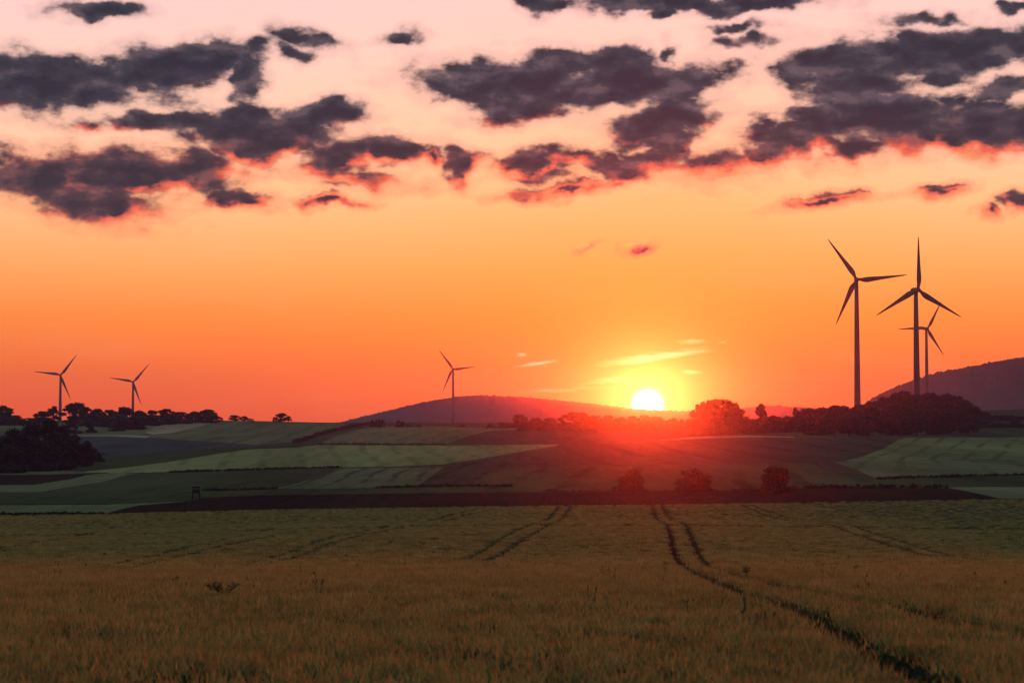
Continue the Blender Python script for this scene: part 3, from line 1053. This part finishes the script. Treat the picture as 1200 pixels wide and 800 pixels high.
def tree_proto(seed, kind):
    """unit tree, about 1 m tall scaled by caller: crown and trunk meshes (height 10, width ~ 8)"""
    r_ = np.random.default_rng(seed)
    cen, rad = [], []
    hgt = 10.0
    trunk = MB()
    if kind == 'round':
        th, wide, low = 1.2, 3.6, .8
        nl = 44
    elif kind == 'tall':
        th, wide, low = 2.0, 2.3, 1.6
        nl = 15
    elif kind == 'broad':
        th, wide, low = 2.0, 5.6, 2.0
        nl = 60
    elif kind == 'loose':
        th, wide, low = 2.4, 3.2, 2.4
        nl = 26
    elif kind == 'dome':
        th, wide, low = .8, 4.0, 1.2
        nl = 34
    else:                                     # bush: leaves down to the ground
        th, wide, low = .8, 4.8, 1.5
        nl = 20
    tr0 = .32 if kind not in ('bush', 'dome') else .2
    trunk.add(beam((0, 0, -.6), (0, 0, th), tr0 * 1.25, 8, tr0 * .8))
    trunk.add(beam((0, 0, th), (r_.uniform(-.4, .4), r_.uniform(-.4, .4), hgt * .75), tr0 * .8, 7, tr0 * .25))
    for i in range(nl):
        t = r_.uniform(0, 1)
        z = low + (hgt - low - 1.2) * t
        if kind == 'dome':
            env = wide * math.sqrt(max(.05, 1 - ((z - 3.4) / 6.3) ** 2))
        elif kind == 'bush':
            env = wide * math.sqrt(max(.05, 1 - ((z - 3.6) / 6.8) ** 2))
        elif kind == 'broad':
            env = wide * max(.16, 1 - abs((z - 4.8) / 4.9) ** 2.4)
        else:
            env = wide * max(.14, 1 - abs((z - 4.3) / 4.9) ** 2.4)
        a = r_.uniform(0, 2 * math.pi)
        q = env * math.sqrt(r_.uniform(0.05, 1)) * .85
        rr = r_.uniform(.8, 1.55) if kind in ('bush', 'dome', 'tall') else r_.uniform(.55, 1.15)
        c = (q * math.cos(a), q * math.sin(a), min(z, hgt - rr * .7))
        cen.append(c)
        rad.append(rr)
        st = (0, 0, th + (c[2] - th) * r_.uniform(.05, .4) if c[2] > th else th * .7)
        trunk.add(beam(st, (c[0] * .9, c[1] * .9, c[2]), tr0 * .38, 5, tr0 * .1))
    if kind in ('bush', 'dome'):
        for a in range(9):
            cen.append((wide * .72 * math.cos(a * .7), wide * .72 * math.sin(a * .7), 1.3))
            rad.append(1.35)
    n = {'round': 4200, 'tall': 2300, 'broad': 6000, 'loose': 2200, 'bush': 5200, 'dome': 9500}[kind]
    v, f = leaf_cloud(cen, rad, n, .40 if kind in ('bush', 'dome') else .33, r_)
    zmax = v[:, 2].max()
    me = bpy.data.meshes.new('crown')
    me.from_pydata([tuple(p) for p in v], [], [tuple(p) for p in f])
    tm = bpy.data.meshes.new('trunk')
    tm.from_pydata(trunk.v, [], trunk.f)
    tm.materials.append(M['bark'])
    half = np.percentile(np.hypot(v[:, 0], v[:, 1]), 97)
    me.update(); tm.update()
    return me, tm, zmax, half


PROTO = {}
for kind, seeds in (('round', (1, 2, 3, 4)), ('tall', (5, 6, 7)), ('broad', (8, 9)), ('loose', (10, 11, 12)), ('bush', (13, 14, 15)), ('dome', (17, 19))):
    PROTO[kind] = []
    for s_ in seeds:
        me, tm, zm, hf = tree_proto(s_, kind)
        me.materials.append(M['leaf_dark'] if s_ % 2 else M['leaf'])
        PROTO[kind].append((me, tm, zm, hf))
tree_count = [0]


def tree(px, top, width, base, kind, label, group, d=None, name='tree', cat='tree', rz=None):
    """tree whose foot stands on the ground at pixel (px, base), or at distance d"""
    if d is None:
        x, d, z = hit(px, base)
    else:
        x, d, z = at(px, d)
    a, b = ray(px, top)
    h_ = max(b * d - z, 1.0)
    w_ = width * d / FPX
    me, tm, zm, hf = PROTO[kind][tree_count[0] % len(PROTO[kind])]
    tree_count[0] += 1
    e = empty(name, (x, d, z), (tree_count[0] * 2.399) % 6.28 if rz is None else rz)
    e.scale = (w_ / (2 * hf), w_ / (2 * hf), h_ / zm)
    tag(e, label, cat, group)
    for nm, m_ in (('crown', me), ('trunk', tm)):
        o = bpy.data.objects.new(nm, m_)
        COL.objects.link(o)
        o.parent = e
    return e


ORD = ['first', 'second', 'third', 'fourth', 'fifth', 'sixth', 'seventh', 'eighth', 'ninth', 'tenth', 'eleventh', 'twelfth', 'thirteenth',
       'fourteenth', 'fifteenth', 'sixteenth', 'seventeenth', 'eighteenth', 'nineteenth', 'twentieth', 'twenty-first', 'twenty-second', 'twenty-third', 'twenty-fourth']
SHAPE = {'round': 'round-headed', 'tall': 'tall narrow', 'broad': 'broad', 'loose': 'open-crowned', 'bush': 'bushy'}

left_row = [(1, 474, 26, 'round'), (20, 486, 12, 'round'), (34, 490, 18, 'bush'), (50, 481, 19, 'round'), (63, 475, 14, 'loose'), (88, 471, 26, 'round'),
            (101, 476, 14, 'loose'), (115, 478, 17, 'round'), (129, 479, 20, 'round'), (147, 476, 19, 'round'), (163, 480, 18, 'round'), (178, 480, 14, 'loose'),
            (195, 478, 20, 'round'), (211, 482, 20, 'broad'), (229, 481, 16, 'round'), (244, 479, 20, 'round'), (257, 488, 9, 'bush')]
for i, (px, top, wd, k) in enumerate(left_row):
    tree(px, top, wd * 1.22, 0, k, f'{SHAPE[k]} tree, {ORD[i]} from the left in the far left skyline row', 'trees on the left skyline', d=hit(px, np.interp(px, [0, 150, 185, 262], [497, 498.5, 495.5, 494.2]))[1] + (i * 37 % 30))
small = [(275, 486, 14, 'round', 'small open tree on the skyline just right of the left tree row'), (286, 487, 10, 'round', 'small dense tree beside the open one on the left skyline'),
         (294, 490, 9, 'bush', 'low bush right of two small trees on the left skyline'), (322, 488.5, 5, 'bush', 'tiny bush left of the lone leaning skyline tree'),
         (330, 483.5, 15, 'round', 'lone skyline tree with a dense rounded crown, left of the central hill'), (338, 487, 10, 'loose', 'small open tree leaning out right of the lone skyline tree')]
for px, top, wd, k, lb in small:
    tree(px, top, wd, 0, k, lb, 'trees on the left skyline', d=1570)
# lower shrubs under the left row
for i, (px, top, wd, base) in enumerate([(12, 487, 40, 498), (45, 489, 36, 498), (84, 495, 24, 508), (107, 494, 14, 507), (110, 484, 38, 499), (135, 485, 42, 500), (152, 487, 38, 503), (137, 496, 20, 505),
                                         (172, 485, 38, 498), (190, 486, 34, 497), (207, 486, 38, 496), (238, 486, 38, 495)]):
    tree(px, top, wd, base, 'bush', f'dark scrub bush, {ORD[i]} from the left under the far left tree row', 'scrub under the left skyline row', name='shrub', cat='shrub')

left_wood = [(-30, 505, 44, 552, 'round'), (2, 508, 44, 553, 'round'), (22, 500, 42, 551, 'round'), (38, 495, 40, 549, 'round'), (57, 488, 36, 547, 'round'), (68, 496, 30, 546, 'round'),
             (12, 520, 40, 554, 'bush'), (44, 512, 44, 551.5, 'bush'), (70, 512, 38, 550, 'bush'), (84, 507, 30, 547, 'round'), (96, 515, 26, 546, 'bush'), (106, 520, 18, 544, 'round'), (117, 529, 12, 541, 'bush')]
for i, (px, top, wd, base, k) in enumerate(sorted(left_wood)):
    tree(px, top, wd, base, k, f'{SHAPE[k]} tree, {ORD[i]} from the left in the dark wood at the left edge', 'trees of the left wood')

# bushes along the field edge below the central hill
for i, (px, top, wd) in enumerate([(420, 495.5, 9), (436, 491.5, 6), (443, 490.5, 7), (448.5, 491.3, 6), (466, 492, 8), (471.5, 493, 5), (478, 496, 10), (490, 497, 12), (540, 497, 14), (575, 496.5, 12), (590, 494.5, 16)]):
    tree(px, top, wd, 0, 'bush', f'small bush, {ORD[i]} from the left on the field edge below the central hill', 'bushes below the central hill', d=1400, name='shrub', cat='shrub')
mid_row = [(609, 484.5, 21, 'round'), (628, 488, 16, 'round'), (645, 489, 22, 'round'), (658, 488, 10, 'tall'), (676, 482, 34, 'broad'), (697, 486, 22, 'round'), (712, 486, 18, 'round'),
           (727, 487.5, 20, 'round'), (742, 486.5, 18, 'round'), (755, 485.5, 20, 'round'), (770, 487.5, 20, 'round'), (786, 489.5, 22, 'bush'), (803, 490, 22, 'bush')]
for i, (px, top, wd, k) in enumerate(mid_row):
    tree(px, top, wd, 0, k, f'{SHAPE[k]} tree, {ORD[i]} from the left in the row left of and below the sun', 'trees in the row below the sun', d=1330 + (i * 29 % 40))
for i, px in enumerate((618, 637, 668, 690, 706, 735, 760, 780)):
    tree(px, 493.5, 26, 0, 'bush', f'low scrub bush, {ORD[i]} from the left at the foot of the row below the sun', 'scrub below the sun', d=1315, name='shrub', cat='shrub')
# the broad trees right of the sun
for px, top, wd, k, lb in [(826, 469.5, 36, 'broad', 'left tree of the broad clump just right of the sun'), (843, 466.5, 50, 'broad', 'middle and tallest tree of the broad clump right of the sun'),
                           (860, 470.5, 32, 'broad', 'right tree of the broad clump right of the sun'), (892, 471.5, 15, 'round', 'lone slim tree between the broad clump and the right wood'),
                           (932, 476, 11, 'round', 'small round tree just left of the right wood'), (940, 479.5, 9, 'bush', 'low bush touching the left end of the right wood')]:
    tree(px, top, wd, 0, k, lb, 'trees right of the sun', d=1300)
for i, (px, top, wd) in enumerate([(818, 490, 30), (835, 489, 30), (852, 488, 30), (868, 490, 28), (885, 490, 28), (902, 486, 26), (917, 486.5, 24), (932, 490, 26), (908, 494, 30)]):
    tree(px, top, wd, 0, 'bush', f'hedge bush, {ORD[i]} from the left below the broad clump right of the sun', 'hedge right of the sun', d=1235 + i * 4, name='shrub', cat='shrub')
# the wood on the right: back row makes the outline, lower rows in front
back = [(948, 481, 26), (962, 476, 26), (977, 474, 26), (992, 474, 26), (1008, 473, 26), (1022, 469, 26), (1035, 464, 26), (1046, 458.5, 26), (1059, 456.5, 28), (1072, 460, 26),
        (1085, 459, 26), (1097, 458.5, 26), (1109, 460, 26), (1121, 462, 26), (1130, 467, 22), (1140, 476, 22), (1150, 481, 22), (1164, 486, 24), (1180, 486, 24), (1196, 487, 24)]
for i, (px, top, wd) in enumerate(back):
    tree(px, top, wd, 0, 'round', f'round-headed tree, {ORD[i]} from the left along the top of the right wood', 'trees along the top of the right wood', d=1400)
n_front = 0
for row, (d_, t_, step) in enumerate([(1330, 479, 17), (1260, 487, 18), (1190, 494, 19)]):
    x_ = 948 + row * 6
    while x_ < 1150 - row * 4:
        rise = 9 * math.exp(-((x_ - 1078) / 48.0) ** 2) * (1.2 - row * .35)
        tree(x_ + random.uniform(-4, 4), t_ - rise + random.uniform(-2.5, 2.5), random.uniform(23, 31), 0, 'round' if random.random() < .7 else 'bush',
             'dark tree inside the mass of the right wood, below its outline', 'trees inside the right wood', d=d_ + random.uniform(-15, 15))
        x_ += step
        n_front += 1
for i, px in enumerate((1158, 1172, 1188, 1204)):
    tree(px, 492 + i % 2 * 3, 22, 0, 'bush', f'low bush, {ORD[i]} from the left at the right end of the right wood', 'bushes at the end of the right wood', d=1290, name='shrub', cat='shrub')

# three round bushes behind the bare strip
for px, top, wd, lb in [(735.5, 549, 37, 'round dark bush below the sun, leftmost of three'), (813, 548, 41, 'wide round dark bush, middle one of three below the sun'),
                        (909, 545, 35, 'round dark bush, rightmost of three, apart from the sun')]:
    tree(px, top, wd, 577.5, 'dome', lb, 'three round bushes', name='bush', cat='bush')


# ------------------------------------------------------------------ hedges along field edges
def hedge(pts, height, width, label, per_m=2.2, lift=0.0):
    w_ = [hit(*p) for p in pts]
    r_ = np.random.default_rng(len(label) * 7 + int(pts[0][0]))
    cen = []
    for (x1, y1, z1), (x2, y2, z2) in zip(w_[:-1], w_[1:]):
        L = math.hypot(x2 - x1, y2 - y1)
        n = max(2, int(L / (width * .45)))
        for k in range(n):
            t = (k + r_.uniform(0, 1)) / n
            x, y = x1 + (x2 - x1) * t + r_.normal(0, width * .18), y1 + (y2 - y1) * t + r_.normal(0, width * .18)
            cen.append((x, y, float(terrain(x, y)) + height * r_.uniform(.25, .6)))
    cen = np.array(cen)
    rad = np.full(len(cen), max(height, width) * .5) * r_.uniform(.35, 1.25, len(cen))
    n = int(len(cen) * 22)
    v, f = leaf_cloud(cen, rad, n, .22 + height * .06, r_)
    root = empty('hedge', w_[0])
    tag(root, label, 'hedge', 'hedges between fields')
    o = tag(link('foliage', v - np.array(w_[0]), f, M['hedge'], root), kind='stuff')
    st = MB()
    for c in cen[::4]:
        g_ = float(terrain(c[0], c[1]))
        st.add(beam((c[0] - w_[0][0], c[1] - w_[0][1], g_ - w_[0][2] - .2), (c[0] - w_[0][0], c[1] - w_[0][1], c[2] - w_[0][2]), .06, 4, .03))
    tag(link('stems', st.v, st.f, M['bark'], root), kind='stuff')


hedge([(345, 519.5), (372, 511), (395, 505), (420, 499), (440, 497.5)], 2.6, 2.6, 'dark hedge climbing to the skyline left of the central grey green field')
hedge([(1028, 561.5), (1100, 559), (1200, 557.4), (1300, 556)], .9, 1.0, 'low dark hedge line under the right grey green field')
hedge([(372, 521), (460, 521), (522, 521)], .9, 1.0, 'thin dark hedge between the central grey green field and the long pale field')
hedge([(200, 553.8), (280, 551.2), (330, 549.6), (400, 548)], .9, 1.0, 'thin dark hedge under the long pale field at left')
hedge([(440, 572), (490, 570.5), (560, 570), (600, 570.5)], .7, .9, 'thin dark hedge under the ribbed grey green field')
hedge([(920, 573.5), (980, 572), (1050, 571.6), (1110, 571.5)], 1.0, 1.2, 'low scrub line right of the rightmost round bush')
hedge([(238, 574.8), (290, 574.2), (325, 572.8)], .6, .8, 'thin scrub line running right from the raised hide')
hedge([(0, 603), (60, 602.7), (122, 603)], .5, .7, 'thin dark weed line between pale strip and wheat at left')
hedge([(640, 576.4), (720, 577.5), (800, 577), (905, 575.5)], .6, .9, 'rough grass line at the feet of the three round bushes')

# ------------------------------------------------------------------ raised hide
hx, hy, hz = hit(229.5, 586)
hide = empty('raised_hide', (hx, hy, hz - .05), R(14))
tag(hide, 'small dark raised hunting hide on legs in the dark left field', 'hide')
for (a, b) in ((-1, -1), (1, -1), (1, 1), (-1, 1)):
    l_ = MB().add(beam((a * .95, b * .95, -.3), (a * .72, b * .72, 1.75), .08, 6))
    link('leg', l_.v, l_.f, M['board'], hide)
for (p, q) in (((-.9, -.92, .3), (.8, -.8, 1.5)), ((.9, -.92, .3), (-.8, -.8, 1.5)), ((-.92, .9, .3), (-.8, -.8, 1.5)), ((.92, .9, .3), (.8, -.8, 1.5))):
    l_ = MB().add(beam(p, q, .045, 5))
    link('brace', l_.v, l_.f, M['board'], hide)
fl = MB().add(box(0, 0, 1.78, 1.75, 1.75, .1))
link('floor', fl.v, fl.f, M['board'], hide)
for s_ in range(4):                                   # boarded walls with a viewing slot
    for nm_, zc_, hz_ in (('wall', 2.28, .86), ('lintel', 3.17, .40)):
        v_, f_ = box(0, -.8, zc_, 1.6, .06, hz_)
        ca, sa = math.cos(s_ * math.pi / 2), math.sin(s_ * math.pi / 2)
        k_ = 1.0 if s_ % 2 else .93
        link(nm_, [(p[0] * k_ * ca - p[1] * sa, p[0] * k_ * sa + p[1] * ca, p[2]) for p in v_], f_, M['board'], hide)
for (a, b) in ((-1, -1), (1, -1), (1, 1), (-1, 1)):
    l_ = MB().add(beam((a * .8, b * .8, 1.8), (a * .8, b * .8, 3.45 + b * .1), .06, 5))
    link('corner_post', l_.v, l_.f, M['board'], hide)
v_, f_ = box(0, 0, 0, 2.15, 2.2, .09)
v_ = [(p[0], p[1], p[2] + 3.5 + p[1] * .12) for p in v_]
link('roof', v_, f_, M['roofing'], hide)
ld_ = MB()
for s_ in (-.25, .25):
    ld_.add(beam((1.6, s_, -.2), (.85, s_, 1.8), .04, 5))
for k in range(7):
    t = (k + .5) / 7
    ld_.add(beam((1.6 - .75 * t, -.25, -.2 + 2 * t), (1.6 - .75 * t, .25, -.2 + 2 * t), .03, 5))
tag(link('ladder', ld_.v, ld_.f, M['board'], hide), kind='stuff')


# ------------------------------------------------------------------ crop rows on the bare strip
def crop_rows():
    r_ = np.random.default_rng(5)
    vs, n = [], 0
    cen = []
    for px in np.arange(640, 925, 5.2):
        top_row = 581.5
        bot_row = np.interp(px, [600, 800, 925], [593.2, 591.2, 589.5]) - .3
        p1, p2 = hit(px + (px - 780) * .02, top_row), hit(px - 6, bot_row)
        L = math.hypot(p2[0] - p1[0], p2[1] - p1[1])
        for t in np.arange(0, 1, 1.1 / L):
            x, y = p1[0] + (p2[0] - p1[0]) * t + r_.normal(0, .06), p1[1] + (p2[1] - p1[1]) * t
            cen.append((x, y, 0.0))
    cen = np.array(cen)
    cen[:, 2] = terrain(cen[:, 0], cen[:, 1]) + .08
    v, f = leaf_cloud(cen, np.full(len(cen), .30), len(cen) * 9, .13, r_)
    o = link('crop_rows', v, f, M['hedge'])
    tag(o, 'short dark crop rows across the bare strip below the sun', 'crop rows', kind='stuff')


crop_rows()


# ------------------------------------------------------------------ wheat stalks
def wheat_mats():
    def ear(n, out):
        oi = n.node('ShaderNodeObjectInfo')
        g = n.node('ShaderNodeNewGeometry')
        nz = n.noise(n.v('MULTIPLY', g.outputs['Position'], (1, .6, 0)), .16, 4, .6)
        ff = n.m('ADD', n.m('MULTIPLY', nz, .4), n.m('MULTIPLY', oi.outputs['Random'], .6))
        c = n.ramp(ff, [(.2, (.045, .082, .026, 1)), (.5, (.135, .178, .056, 1)), (.8, (.31, .31, .10, 1))])
        d = bsdf(n, c, .8, .12)
        tr = n.node('ShaderNodeBsdfTranslucent')
        n.put(tr.inputs[0], n.mix(.4, c, (.50, .36, .10, 1)))
        mx = n.node('ShaderNodeMixShader')
        mx.inputs[0].default_value = .48
        n.t.links.new(d.outputs[0], mx.inputs[1]); n.t.links.new(tr.outputs[0], mx.inputs[2])
        n.t.links.new(mx.outputs[0], out.inputs[0])
    M['ear'] = material('wheat_ear', ear)
    M['blade_leaf'] = leaf_mat('wheat_leaf', (.016, .030, .010, 1), (.038, .060, .018, 1), .15, 3)
    M['weed'] = leaf_mat('weed_stem', (.022, .030, .014, 1), (.045, .052, .022, 1), .2, 3)


wheat_mats()
PROTOS = bpy.data.collections.new('wheat_prototypes')


def stalk_clump(name, seed, n, radius, coarse, weed=False):
    r_ = np.random.default_rng(seed)
    v, f, mi = [], [], []

    def quad(a, b, c, d, m):
        o = len(v)
        v.extend([a, b, c, d]); f.append((o, o + 1, o + 2, o + 3)); mi.append(m)
    for _ in range(n):
        a = r_.uniform(0, 6.283); q = radius * math.sqrt(r_.uniform(0, 1))
        x, y = q * math.cos(a), q * math.sin(a)
        h_ = r_.normal(.80, .03) if not weed else r_.uniform(.75, .98)
        lx, ly = r_.normal(0, .07), r_.normal(0, .07)
        k = 1.0 if not coarse else 2.2
        wd = .0035 * k
        ph = r_.uniform(0, 3.14)
        c_, s_ = math.cos(ph), math.sin(ph)
        P0, P1 = np.array([x, y, .25]), np.array([x + lx, y + ly, h_])
        dx = np.array([c_ * wd, s_ * wd, 0])
        quad(P0 - dx, P0 + dx, P1 + dx, P1 - dx, 1)
        # leaf blades
        for _l in range(2 if not coarse else 1):
            t = r_.uniform(.45, .92)
            Q = P0 + (P1 - P0) * t
            an = r_.uniform(0, 6.283)
            ln = r_.uniform(.12, .26)
            e = Q + np.array([math.cos(an) * ln * .8, math.sin(an) * ln * .8, ln * r_.uniform(-.1, .7)])
            pw = np.array([-math.sin(an), math.cos(an), 0]) * .007 * k
            m_ = (Q + e) / 2 + np.array([0, 0, ln * .18])
            quad(Q - pw * .6, Q + pw * .6, m_ + pw, m_ - pw, 1)
            quad(m_ - pw, m_ + pw, e + pw * .1, e - pw * .1, 1)
        # ear: two crossed diamonds, nodding
        if weed:
            for _g in range(3):
                an = r_.uniform(0, 6.283)
                e = P1 + np.array([math.cos(an) * .06, math.sin(an) * .06, r_.uniform(.02, .14)])
                mid = (P1 + e) / 2
                sw = np.array([-math.sin(an), math.cos(an), 0]) * .012 * k
                quad(P1, mid + sw, e, mid - sw, 1)
            continue
        el_ = r_.uniform(.085, .135)
        nod = np.array([r_.normal(0, .35), r_.normal(0, .35), 1.0]); nod /= np.linalg.norm(nod)
        T = P1 + nod * el_
        mid = P1 + nod * el_ * .45
        ew = .0115 * k
        for j in (0, 1):
            if coarse and j: break
            pp = ph + j * 1.57
            sw = np.array([math.cos(pp), math.sin(pp), 0]) * ew
            quad(P1, mid + sw, T, mid - sw, 0)
        # awns
        for j in range(2):
            an = r_.uniform(0, 6.283)
            tip = T + nod * .055 + np.array([math.cos(an), math.sin(an), 0]) * .025
            sw = np.array([-math.sin(an), math.cos(an), 0]) * .0022 * k
            quad(mid - sw, mid + sw, tip + sw * .2, tip - sw * .2, 0)
    me = bpy.data.meshes.new(name)
    me.from_pydata([tuple(p) for p in v], [], f)
    me.materials.append(M['weed'] if weed else M['ear'])
    me.materials.append(M['weed'] if weed else M['blade_leaf'])
    me.polygons.foreach_set('material_index', mi)
    me.update()
    o = bpy.data.objects.new(name, me)
    PROTOS.objects.link(o)


for i in range(4):
    stalk_clump(f'a{i}_wheat_clump', 40 + i, 11, .13, False)
for i in range(4):
    stalk_clump(f'b{i}_wheat_clump_far', 60 + i, 22, .34, True)
for i in range(2):
    stalk_clump(f'c{i}_weed_clump', 80 + i, 5, .07, False, True)


def scatter(dmin, dmax, per_m2, taper=None):
    half = .30
    area = half * (dmax**2 - dmin**2)
    n = int(area * per_m2)
    d = np.sqrt(rng.uniform(dmin**2, dmax**2, n))
    x = rng.uniform(-half, half, n) * d
    return x, d


def wheat_points():
    pts, idx, scl = [], [], []
    for (d0, d1, dens, base_i, s) in ((11, 34, 30, 0, 1.0), (34, 95, 24, 0, 1.0), (95, 240, 2.6, 4, 1.0), (240, 425, 1.2, 4, 1.15)):
        x, d = scatter(d0, d1, dens)
        top = terrain(x, d)
        px, py = project(x, d, top)
        ok = inside(WHEAT_EDGE, px, np.minimum(py, 1300)) | (inside(GREEN_EDGE, px, np.minimum(py, 1300)) & (rng.uniform(0, 1, len(px)) < .45))
        mk = track_mask(x, d, .10 if d0 < 90 else .20)
        ok &= rng.uniform(0, 1, len(x)) < mk
        # thin patches
        pn = np.sin(x * .9 + 2 * np.sin(d * .23)) * np.sin(d * .61 + 1.5 * np.sin(x * .37))
        ok &= rng.uniform(0, 1, len(x)) < np.clip(.95 + .6 * pn, .25, 1)
        hs = 1 + .05 * pn
        x, d, top, hs = x[ok], d[ok], top[ok], hs[ok]
        pts.append(np.stack([x, d, top - .84 * hs], -1))
        idx.append(base_i + rng.integers(0, 4, len(x)))
        scl.append((rng.uniform(.90, 1.06, len(x)) if base_i == 0 else rng.uniform(.94, 1.05, len(x))) * s)
    # weeds
    x, d = scatter(30, 110, .05)
    keep = rng.uniform(0, 1, len(x)) < np.clip(.3 + .9 * np.sin(x * .35 + 1) * np.sin(d * .21), .05, 1)
    x, d = x[keep], d[keep]
    top = terrain(x, d)
    pts.append(np.stack([x, d, top - .84], -1))
    idx.append(8 + rng.integers(0, 2, len(x)))
    scl.append(rng.uniform(.95, 1.2, len(x)))
    return np.concatenate(pts), np.concatenate(idx), np.concatenate(scl)


def wheat():
    p, idx, scl = wheat_points()
    me = bpy.data.meshes.new('wheat')
    me.vertices.add(len(p))
    me.vertices.foreach_set('co', p.astype(np.float32).ravel())
    for nm, ty, arr in (('variant', 'INT', idx), ('size', 'FLOAT', scl), ('turn', 'FLOAT', rng.uniform(0, 6.283, len(p)))):
        at_ = me.attributes.new(nm, ty, 'POINT')
        at_.data.foreach_set('value', arr.astype(np.int32 if ty == 'INT' else np.float32))
    me.update()
    o = bpy.data.objects.new('wheat', me)
    COL.objects.link(o)
    tag(o, 'ripening bearded wheat standing across the foreground', 'wheat', kind='stuff')
    g = bpy.data.node_groups.new('wheat_scatter', 'GeometryNodeTree')
    g.interface.new_socket('Geometry', in_out='INPUT', socket_type='NodeSocketGeometry')
    g.interface.new_socket('Geometry', in_out='OUTPUT', socket_type='NodeSocketGeometry')
    nd = g.nodes.new
    gi, go = nd('NodeGroupInput'), nd('NodeGroupOutput')
    ci = nd('GeometryNodeCollectionInfo')
    ci.inputs['Collection'].default_value = PROTOS
    ci.inputs['Separate Children'].default_value = True
    ci.inputs['Reset Children'].default_value = True
    io = nd('GeometryNodeInstanceOnPoints')

    def attr(nm, ty):
        a = nd('GeometryNodeInputNamedAttribute')
        a.data_type = ty
        a.inputs['Name'].default_value = nm
        return [s for s in a.outputs if s.enabled and s.name == 'Attribute'][0]
    cx = nd('ShaderNodeCombineXYZ')
    L = g.links.new
    L(attr('turn', 'FLOAT'), cx.inputs[2])
    e2r = nd('FunctionNodeEulerToRotation')
    L(cx.outputs[0], e2r.inputs[0])
    L(gi.outputs[0], io.inputs['Points'])
    L(ci.outputs[0], io.inputs['Instance'])
    io.inputs['Pick Instance'].default_value = True
    L(attr('variant', 'INT'), io.inputs['Instance Index'])
    L(e2r.outputs[0], io.inputs['Rotation'])
    L(attr('size', 'FLOAT'), io.inputs['Scale'])
    L(io.outputs[0], go.inputs[0])
    md = o.modifiers.new('scatter', 'NODES')
    md.node_group = g
    print('wheat clumps', len(p))


wheat()


# tall weeds standing out of the wheat
def tall_weed(px, py, label, n, spread, seed, hgt):
    x, d, z = hit(px, py)
    r_ = np.random.default_rng(seed)
    root = empty('tall_weed', (x, d, z - .8))
    tag(root, label, 'weed', 'tall weeds in the wheat')
    for k in range(n):
        an = r_.uniform(0, 6.283)
        lean = spread * r_.uniform(.4, 1) * (1 if k % 2 else -1)
        tip = Vector((lean, r_.normal(0, .05), .8 + hgt * r_.uniform(.75, 1)))
        midp = Vector((lean * .35, 0, .8 + hgt * .3))
        st = MB().add(beam((0, 0, 0), midp, .012, 5, .010)).add(beam(midp, tip, .010, 5, .005))
        s_ = link('stem', st.v, st.f, M['weed'], root)
        lf = MB()
        for j in range(9):
            t = .35 + .65 * j / 9
            q = midp.lerp(tip, max(0, (t - .3) / .7))
            sd_ = 1 if j % 2 else -1
            e = q + Vector((sd_ * r_.uniform(.05, .14), r_.normal(0, .05), r_.uniform(.02, .12)))
            m_ = (q + e) / 2
            o_ = len(lf.v)
            lf.v += [tuple(q), tuple(m_ + Vector((0, 0, .018))), tuple(e), tuple(m_ - Vector((0, 0, .018)))]
            lf.f.append((o_, o_ + 1, o_ + 2, o_ + 3))
        link('leaves', lf.v, lf.f, M['weed'], s_)


tall_weed(264, 700, 'branching tall weed above the wheat left of centre', 4, .26, 1, .30)
tall_weed(251, 697, 'bent weed stalk beside the branching tall weed', 2, .16, 2, .32)
tall_weed(875, 676, 'single dark weed by the right wheel track', 3, .10, 3, .42)


# ------------------------------------------------------------------ haze
def haze():
    v, f = box(0, 3550, 105, 9600, 8300, 270)
    o = link('haze', v, f, None)
    tag(o, 'warm evening haze over the whole valley', 'haze', kind='stuff')

    def b(n, out):
        # fine air that scatters evenly, and larger droplets that scatter forward
        vols = []
        for colour, dens, g in (((.46, .50, .92, 1), 4.4e-5, 0.0), ((1.0, .56, .48, 1), 1.45e-5, .972)):
            pv = n.node('ShaderNodeVolumePrincipled')
            pv.inputs['Color'].default_value = colour
            pv.inputs['Density'].default_value = dens
            pv.inputs['Anisotropy'].default_value = g
            vols.append(pv.outputs[0])
        ad = n.node('ShaderNodeAddShader')
        n.t.links.new(vols[0], ad.inputs[0])
        n.t.links.new(vols[1], ad.inputs[1])
        n.t.links.new(ad.outputs[0], out.inputs['Volume'])
    m_ = material('evening_haze', b)
    o.data.materials.append(m_)


haze()
